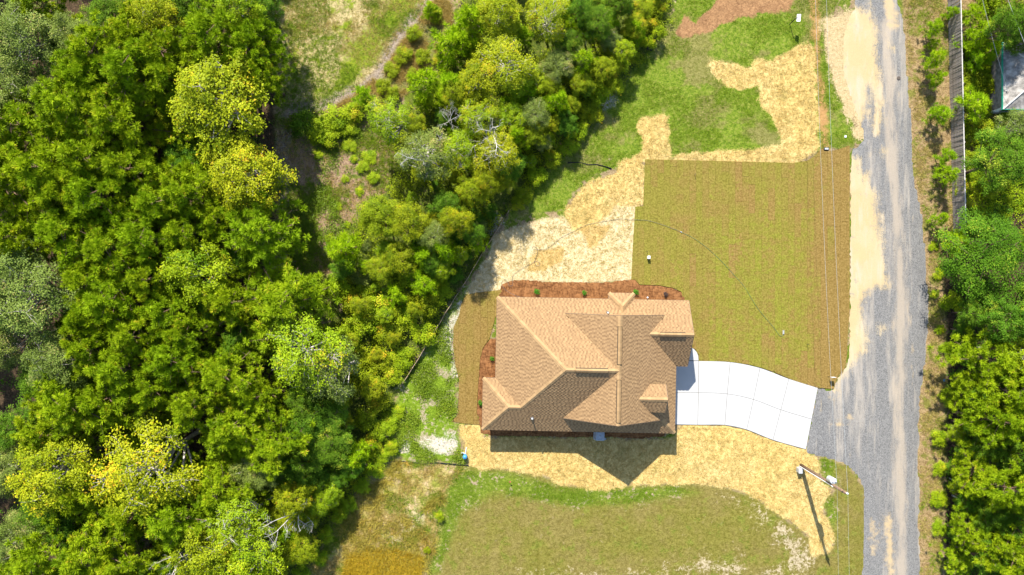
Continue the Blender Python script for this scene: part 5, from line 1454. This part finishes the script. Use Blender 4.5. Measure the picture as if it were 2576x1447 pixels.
wire((35.2, 26.5, 6.8), (44.5, 4.0, 6.4), .3, .014, 'power wire crossing above the shed roof')

# garden hose
HP = [(1309,748),(1289,740),(1272,730),(1263,718),(1263,708),(1270,703),(1277,710),(1281,719),(1289,718),(1290,708),(1289,695),(1303,682),(1320,672),(1336,664),(1347,657),(1357,661),(1356,668),(1348,667),(1345,656),(1352,637),(1350,624),(1342,620),(1339,624),(1347,628),(1370,627),(1388,617),(1413,597),(1443,582),(1468,569),(1503,560),(1538,554),(1565,551),(1596,553),(1633,556),(1675,569),(1713,584)]
HP2 = [(1713,584),(1745,600),(1778,624),(1813,656),(1845,691),(1872,722),(1905,775),(1939,816),(1951,831),(1959,842),(1966,846),(1970,842)]
def smooth_path(P, z):
    q = [G(*p) for p in P]; out = []
    for i in range(len(q)-1):
        for u, v in [curve_pts(q, i, i+1, 5)[j] for j in range(5)]: out.append((u, v, z))
    out.append((*q[-1], z)); return out
hose = empty('garden_hose', (*G(1713, 584), 0)); tag(hose, 'long garden hose looping from the bed over straw to the lawn sprinkler', 'hose')
ox, oy = G(1713, 584)
def local(P): return [(a-ox, b-oy, c) for a, b, c in P]
MB().tube(local(smooth_path(HP, .085)), .011, 6).obj('dark_length', M_HOSE, hose)
MB().tube(local(smooth_path(HP2, .055)), .010, 6).obj('green_length', M_HOSEG, hose)
MB().tube([(-.06, .04, .075), (.06, -.03, .06)], .035, 8).obj('coupling', M_GALV, hose)
x, y = G(1970.5, 836); sp = empty('lawn_sprinkler', (x, y, .03)); tag(sp, 'metal oscillating sprinkler at the hose end on the lawn', 'sprinkler')
MB().box(-.06, .06, -.17, .17, 0, .025).obj('base', M_GALV, sp); MB().tube([(0, -.15, .09), (0, 0, .11), (0, .15, .09)], .03, 8).obj('spray_tube', M_WIRE, sp)
MB().box(-.03, .03, -.16, -.13, .02, .1).obj('bracket', M_BLACK, sp); MB().box(-.03, .03, .13, .16, .02, .1).obj('bracket', M_BLACK, sp)

# silt fence along the thicket: fabric strips between stakes
SF = [(1278,531),(1262,556),(1239,594),(1222,620),(1206,646),(1188,677),(1168,711),(1145,745),(1120,785),(1095,828),(1065,878),(1038,922),(1008,968)]
sfp = [G(*p) for p in SF]
sf = empty('silt_fence', (*sfp[6], 0)); tag(sf, 'black silt fence on wooden stakes dividing thicket from yard', 'fence')
o0 = Vector(sfp[6])
for i in range(len(sfp)-1):
    a = Vector(sfp[i])-o0; b = Vector(sfp[i+1])-o0; d = (b-a).normalized(); n = Vector((-d.y, d.x))
    V = []; m = 8
    for j in range(m+1):
        u = j/m; c = a.lerp(b, u)+n*(.05*sin(u*pi)); h = .55-.10*sin(u*pi)*((i*7) % 3)/2
        V += [(c.x, c.y, -.05), (c.x+n.x*.06, c.y+n.y*.06, h), (c.x+n.x*.075, c.y+n.y*.075, h), (c.x+n.x*.02, c.y+n.y*.02, -.05)]
    F = []
    for j in range(m): F += [tuple(4*j+q for q in (0, 4, 5, 1)), tuple(4*j+q for q in (1, 5, 6, 2)), tuple(4*j+q for q in (2, 6, 7, 3))]
    MB().add(V, F).obj('fabric', M_FABRIC, sf)
    if i % 1 == 0:
        MB().box(b.x-.02+n.x*.11, b.x+.02+n.x*.11, b.y-.02+n.y*.11, b.y+.02+n.y*.11, -.2, .72).obj('stake', M_STAKE, sf)
        MB().tube([(a.x+n.x*.08, a.y+n.y*.08, .56), ((a.x+b.x)/2+n.x*.11, (a.y+b.y)/2+n.y*.11, .50), (b.x+n.x*.08, b.y+n.y*.08, .56)], .022, 5).obj('top_cord', M_STAKE, sf)
def fallen(P, label):
    q = [G(*p) for p in P]; o0 = Vector(q[0]); V = []; r = random.Random(len(P))
    for i, p in enumerate(q):
        d = Vector(q[min(i+1, len(q)-1)])-Vector(q[max(i-1, 0)]); d.normalize(); n = Vector((-d.y, d.x)); c = Vector(p)-o0
        w = r.uniform(.035, .07); c = c + n*r.uniform(-.09, .09)
        for s, z in ((-w, .02), (0, r.uniform(.05, .12)), (w, .03)): V.append((c.x+n.x*s, c.y+n.y*s, z+.03))
    F = []
    for i in range(len(q)-1):
        for j in range(2): F.append((3*i+j, 3*i+3+j, 3*i+4+j, 3*i+1+j))
    o = MB().add(V, F).obj('fallen_silt_fabric', M_FABRIC, None, (o0.x, o0.y, 0)); tag(o, label, 'fabric')
    m = o.modifiers.new('thickness', 'SOLIDIFY'); m.thickness = .02
fallen([(1428,408),(1445,409),(1462,410),(1480,413),(1500,416),(1518,419),(1538,424)], 'crumpled black silt fabric lying across the grass of the lot')
fallen([(974,1158),(1000,1160),(1030,1162),(1065,1165),(1100,1166),(1140,1168),(1179,1170)], 'crumpled black silt fabric lying between yard and dry grass mound')

# corrugated drain pipe
x0, y0 = G(1632, 127); x1, y1 = G(1652, 72)
dp = empty('drain_pipe', (x0, y0, 0)); tag(dp, 'black corrugated drain pipe half hidden by feathery bushes', 'pipe')
a = Vector((0, 0, .22)); b = Vector((x1-x0, y1-y0, .22)); n_ = 44
MB().tube([a.lerp(b, i/n_) for i in range(n_+1)], [.23 if i % 2 else .19 for i in range(n_+1)], 14, caps=False).obj('pipe_wall', M_BLACK, dp)
MB().tube([a.lerp(b, .001), a.lerp(b, .03)], [.24, .24], 14, caps=False).obj('pipe_rim', M_BLACK, dp)

# condenser under the eave
x, y = G(1506.5, 1093); ac = empty('air_conditioner', (x, y, 0)); ac.rotation_euler = (0, 0, HOUSE_R); tag(ac, 'grey outdoor air conditioner in the shade of the rear eave'.replace('rear', 'long'), 'air conditioner')
MB().box(-.45, .45, -.42, .42, -.05, .08).obj('pad', M_CONC, ac)
MB().box(-.37, .37, -.36, .36, .08, .82).obj('cabinet', M_ACBODY, ac, bevel=.03)
MB().lathe([(.30, .81), (.33, .83), (.33, .85), (.29, .85), (.29, .835)], 20).obj('fan_ring', M_ACBODY, ac)
MB().lathe([(.02, .823), (.285, .8235)], 20).obj('fan_opening', M_BLACK, ac)
for i in range(4):
    t_ = i*pi/2+.4; MB().add([(.05*cos(t_), .05*sin(t_), .829), (.27*cos(t_), .27*sin(t_), .833), (.27*cos(t_+.6), .27*sin(t_+.6), .838), (.05*cos(t_+.6), .05*sin(t_+.6), .834)], [(0, 1, 2, 3)]).obj('fan_blade', M_ACBODY, ac)
MB().lathe([(.07, .83), (.08, .85), (.03, .87)], 12).obj('fan_hub', M_ACBODY, ac)
MB().box(.42, .60, -.40, -.28, .02, .14).obj('drain_block', M_ACBODY, ac)

# blue pressure tank with white pipes
x, y = G(1170.5, 1147); tk = empty('pressure_tank', (x, y, 0)); tag(tk, 'blue round water tank with white pipes at the straw corner', 'tank')
MB().lathe([(.15, .0), (.17, .05), (.185, .15), (.19, .45), (.17, .56), (.12, .63), (.05, .66), (.02, .665)], 18).obj('tank_body', M_BLUE, tk, smooth=True)
MB().lathe([(.03, .655), (.03, .70), (.01, .71)], 10).obj('valve', M_BLACK, tk)
MB().tube([(.02, .16, .12), (.05, .45, .14), (.10, .75, .12)], .032, 8).obj('pipe', M_WHITE, tk)
MB().tube([(-.28, .30, .08), (-.05, .26, .2), (.02, .18, .15)], .03, 8).obj('pipe', M_WHITE, tk)
MB().tube([(-.28, .30, -.1), (-.28, .30, .30)], .035, 8).obj('well_head', M_GALV, tk)

# box on the lawn, post with white panel, meter box, sale sign, stakes
x, y = G(1630.3, 648); o = empty('utility_box', (x, y, .02)); tag(o, 'small white square utility box on the lawn near the straw', 'box')
MB().box(-.10, .10, -.12, .12, -.05, .40).obj('body', M_WHITE, o, bevel=.01); MB().box(-.11, .11, -.13, .13, .40, .44).obj('lid', M_WHITE, o, bevel=.01); MB().box(-.02, .02, -.03, .0, .44, .455).obj('latch', M_BLACK, o)
x, y = G(1986, 61.5); o = empty('post_with_panel', (x, y, 0)); tag(o, 'black post carrying a tilted white panel on the grass lot', 'post')
MB().tube([(0, 0, -.3), (0, 0, 1.25)], .035, 8).obj('shaft', M_BLACK, o); MB().tube([(0, 0, 1.25), (.22, .10, 1.36)], .03, 8).obj('arm', M_BLACK, o)
V = [Vector((.10, -.22, 1.30)), Vector((.36, -.26, 1.42)), Vector((.40, .32, 1.46)), Vector((.14, .36, 1.34))]
MB().add([tuple(v) for v in V]+[tuple(v-Vector((0, 0, .05))) for v in V], [(0,1,2,3),(7,6,5,4),(0,4,5,1),(1,5,6,2),(2,6,7,3),(3,7,4,0)]).obj('panel', M_WHITE, o)
x, y = G(2078, 375); o = empty('meter_box', (x, y, .02)); tag(o, 'black water meter box at the corner of the lawn', 'box')
MB().box(-.20, .20, -.11, .11, -.1, .10).obj('body', M_BLACK, o, bevel=.02); MB().box(-.15, .15, -.07, .07, .10, .115).obj('lid', M_GALV, o)
x, y = G(2083, 947); o = empty('yard_sign', (x, y, .02)); tag(o, 'small white yard sign on a stake at the lawn tip', 'sign')
MB().tube([(0, 0, -.1), (0, 0, .75)], .015, 6).obj('stake', M_BLACK, o); MB().box(-.02, .34, -.012, .012, .42, .78).obj('panel', M_WHITE, o); MB().box(-.02, .34, -.02, .02, .78, .80).obj('frame', M_RAIL, o)
for (px, py), h, lab in [((2029.5, 866), .42, 'thin black stake in the lawn near the driveway curve'), ((1747, 440), .38, 'thin black stake in the lawn near the straw strip'), ((1627, 633), .2, 'short dark stake beside the white utility box')]:
    x, y = G(px, py); o = empty('marker_stake', (x, y, .02)); tag(o, lab, 'stake')
    MB().tube([(0, 0, -.1), (0, 0, h)], .018, 6).obj('rod', M_BLACK, o); MB().lathe([(.03, h), (.03, h+.02), (.01, h+.025)], 8).obj('cap', M_BLACK, o)
M_PINK = plain('pink_flag', (0.75, 0.08, 0.18), 0.7, 0.2)
x, y = G(1281, 1209); o = empty('marker_flag', (x, y, .02)); tag(o, 'pink marker flag in the weeds below the straw strip', 'flag')
MB().tube([(0, 0, -.05), (0, 0, .5)], .008, 5).obj('rod', M_BLACK, o); MB().box(0, .14, -.006, .006, .38, .5).obj('cloth', M_PINK, o)
x, y = G(1628, 748.5); o = empty('cleanout_pipe', (x, y, .03)); tag(o, 'white capped drain stub standing in the pine straw bed', 'pipe')
MB().lathe([(.05, -.05), (.05, .16), (.065, .165), (.065, .2), (.03, .21)], 12).obj('pipe', M_WHITE, o); MB().box(-.02, .02, -.02, .02, .21, .235).obj('nut', M_WHITE, o)
t = NT('iron_cover'); M_IRON = t.bsdf(t.mix(t.noise(20, 3), (0.06, 0.05, 0.04), (0.14, 0.11, 0.09)), 0.8, 0.3)
x, y = G(2260, 197); o = MB().lathe([(.15, .04), (.15, .075), (.13, .08), (.02, .08)], 16).obj('valve_cover', M_IRON, None, (x, y, 0)); tag(o, 'round brown iron valve cover in the gravel road', 'cover')
for (px, py), lab in [((2126, 344), 'scrap of white paper on the verge above the lawn corner'), ((2374, 957), 'blue scrap of litter on the far verge')]:
    x, y = G(px, py); V = [(-.09, -.08, .05), (.08, -.10, .07), (.10, .09, .06), (-.07, .10, .08), (0, 0, .10)]
    o = MB().add(V, [(0, 1, 4), (1, 2, 4), (2, 3, 4), (3, 0, 4)]).obj('litter', M_WHITE if px < 2200 else M_BLUE, None, (x, y, 0)); tag(o, lab, 'litter')

# ------------------------------------------------------------------ labels: look-alikes named by the landmark they stand closest to
LAND = {}
for o in list(COL.objects):
    if o.parent is None and 'label' in o.keys() and 'group' not in o.keys(): LAND[o.name] = o
def mark(label_part, phrase):
    for o in LAND.values():
        if label_part in o['label']: return (o.location.x, o.location.y, phrase)
    return None
MARKS = [m for m in [mark('large golden-yellow', 'the large golden tree'), mark('smaller golden', 'the smaller golden tree'), mark('round pine with', 'the round bright-tufted pine'), mark('leaning over', 'the pine leaning over the earth strip'),
  mark('ringed by pines', 'the lime tree ringed by pines'), mark('pale forked', 'the thin lime tree near the silt fence'), mark('long pale trunk', 'the sparse grey tree beside the silt fence'), mark('many white bare', 'the white-branched yellow tree'),
  mark('golden broadleaf tree beside', 'the golden tree by the white-branched one'), mark('tuft of bare white', 'the lime tree with white twigs'), mark('in front of the bare', 'the yellow-green tree by the snag'), mark('wood corner', 'the lime tree at the wood corner'),
  mark('bare white dead snag', 'the white dead snag'), mark('fan of bare', 'the fan of dead branches'), mark('between the lime thicket', 'the dead branches among lime trees'), mark('white-limbed', 'the dead white-limbed tree'),
  mark('lone young pine', 'the lone young pine by the bank'), mark('head of the earth bank', 'the small pine atop the bank'), mark('dark round bush', 'the dark round bush by the bank'), mark('black corrugated', 'the black drain pipe'),
  mark('lower end of the board', 'the broad olive tree by the fence'), mark('large dark-leaved', 'the large dark tree behind the fence'), mark('shed with bright', 'the green-trimmed shed'), mark('blue round', 'the blue water tank'), mark('single small green', 'the single small bush by the mound'),
  mark('lying across the grass', 'the fallen fabric on the lot'), mark('grey hip', 'the shed'), mark('wooden utility pole with grey', 'the transformer pole'), mark('round green garden shrub in the narrow', 'the side wall shrub')] if m]
sh_ = [(sx0, sy0)]
MARKS = [(39.0, 14.2, p) if 'shed' in p else (x, y, p) for x, y, p in MARKS]
ORD = ['nearest to', 'second nearest to', 'third nearest to', 'fourth nearest to', 'fifth nearest to', 'sixth nearest to', 'seventh nearest to', 'eighth nearest to', 'ninth nearest to', 'tenth nearest to', 'eleventh nearest to', 'twelfth nearest to', 'thirteenth nearest to', 'fourteenth nearest to', 'fifteenth nearest to', 'sixteenth nearest to', 'seventeenth nearest to', 'eighteenth nearest to', 'nineteenth nearest to', 'twentieth nearest to']
SHORT = {}
bylabel = {}
for o in COL.objects:
    if o.parent is None and 'label' in o.keys() and 'group' in o.keys(): bylabel.setdefault(o['label'], []).append(o)
def in_view(o):
    h = 5.0; f = 1-h/CAM_H
    return abs(o.location.x) < 43.5*f+1.0 and abs(o.location.y) < 24.5*f+1.0
for lab, obs in bylabel.items():
    vis = [o for o in obs if in_view(o)]
    head = lab
    for cut in (' in the dense', ' among the pines', ' low between', ' in the thicket', ' in the wood across', ' between the wood', ' fringing', ' on the', ' below the', ' where the', ' behind the', ' beside the'):
        i = head.find(cut)
        if i > 0: head = head[:i]
    if len(vis) < 2: continue
    asg = {}
    for o in vis:
        d = sorted(((o.location.x-m[0])**2+(o.location.y-m[1])**2, j) for j, m in enumerate(MARKS))
        asg.setdefault(d[0][1], []).append((d[0][0], o))
    for j, lst in asg.items():
        for r_, (dd, o) in enumerate(sorted(lst, key=lambda q: q[0])):
            o['label'] = f"{head} {ORD[min(r_, 19)]} {MARKS[j][2]}" if len(lst) > 1 else f"{head} standing closest to {MARKS[j][2]}"
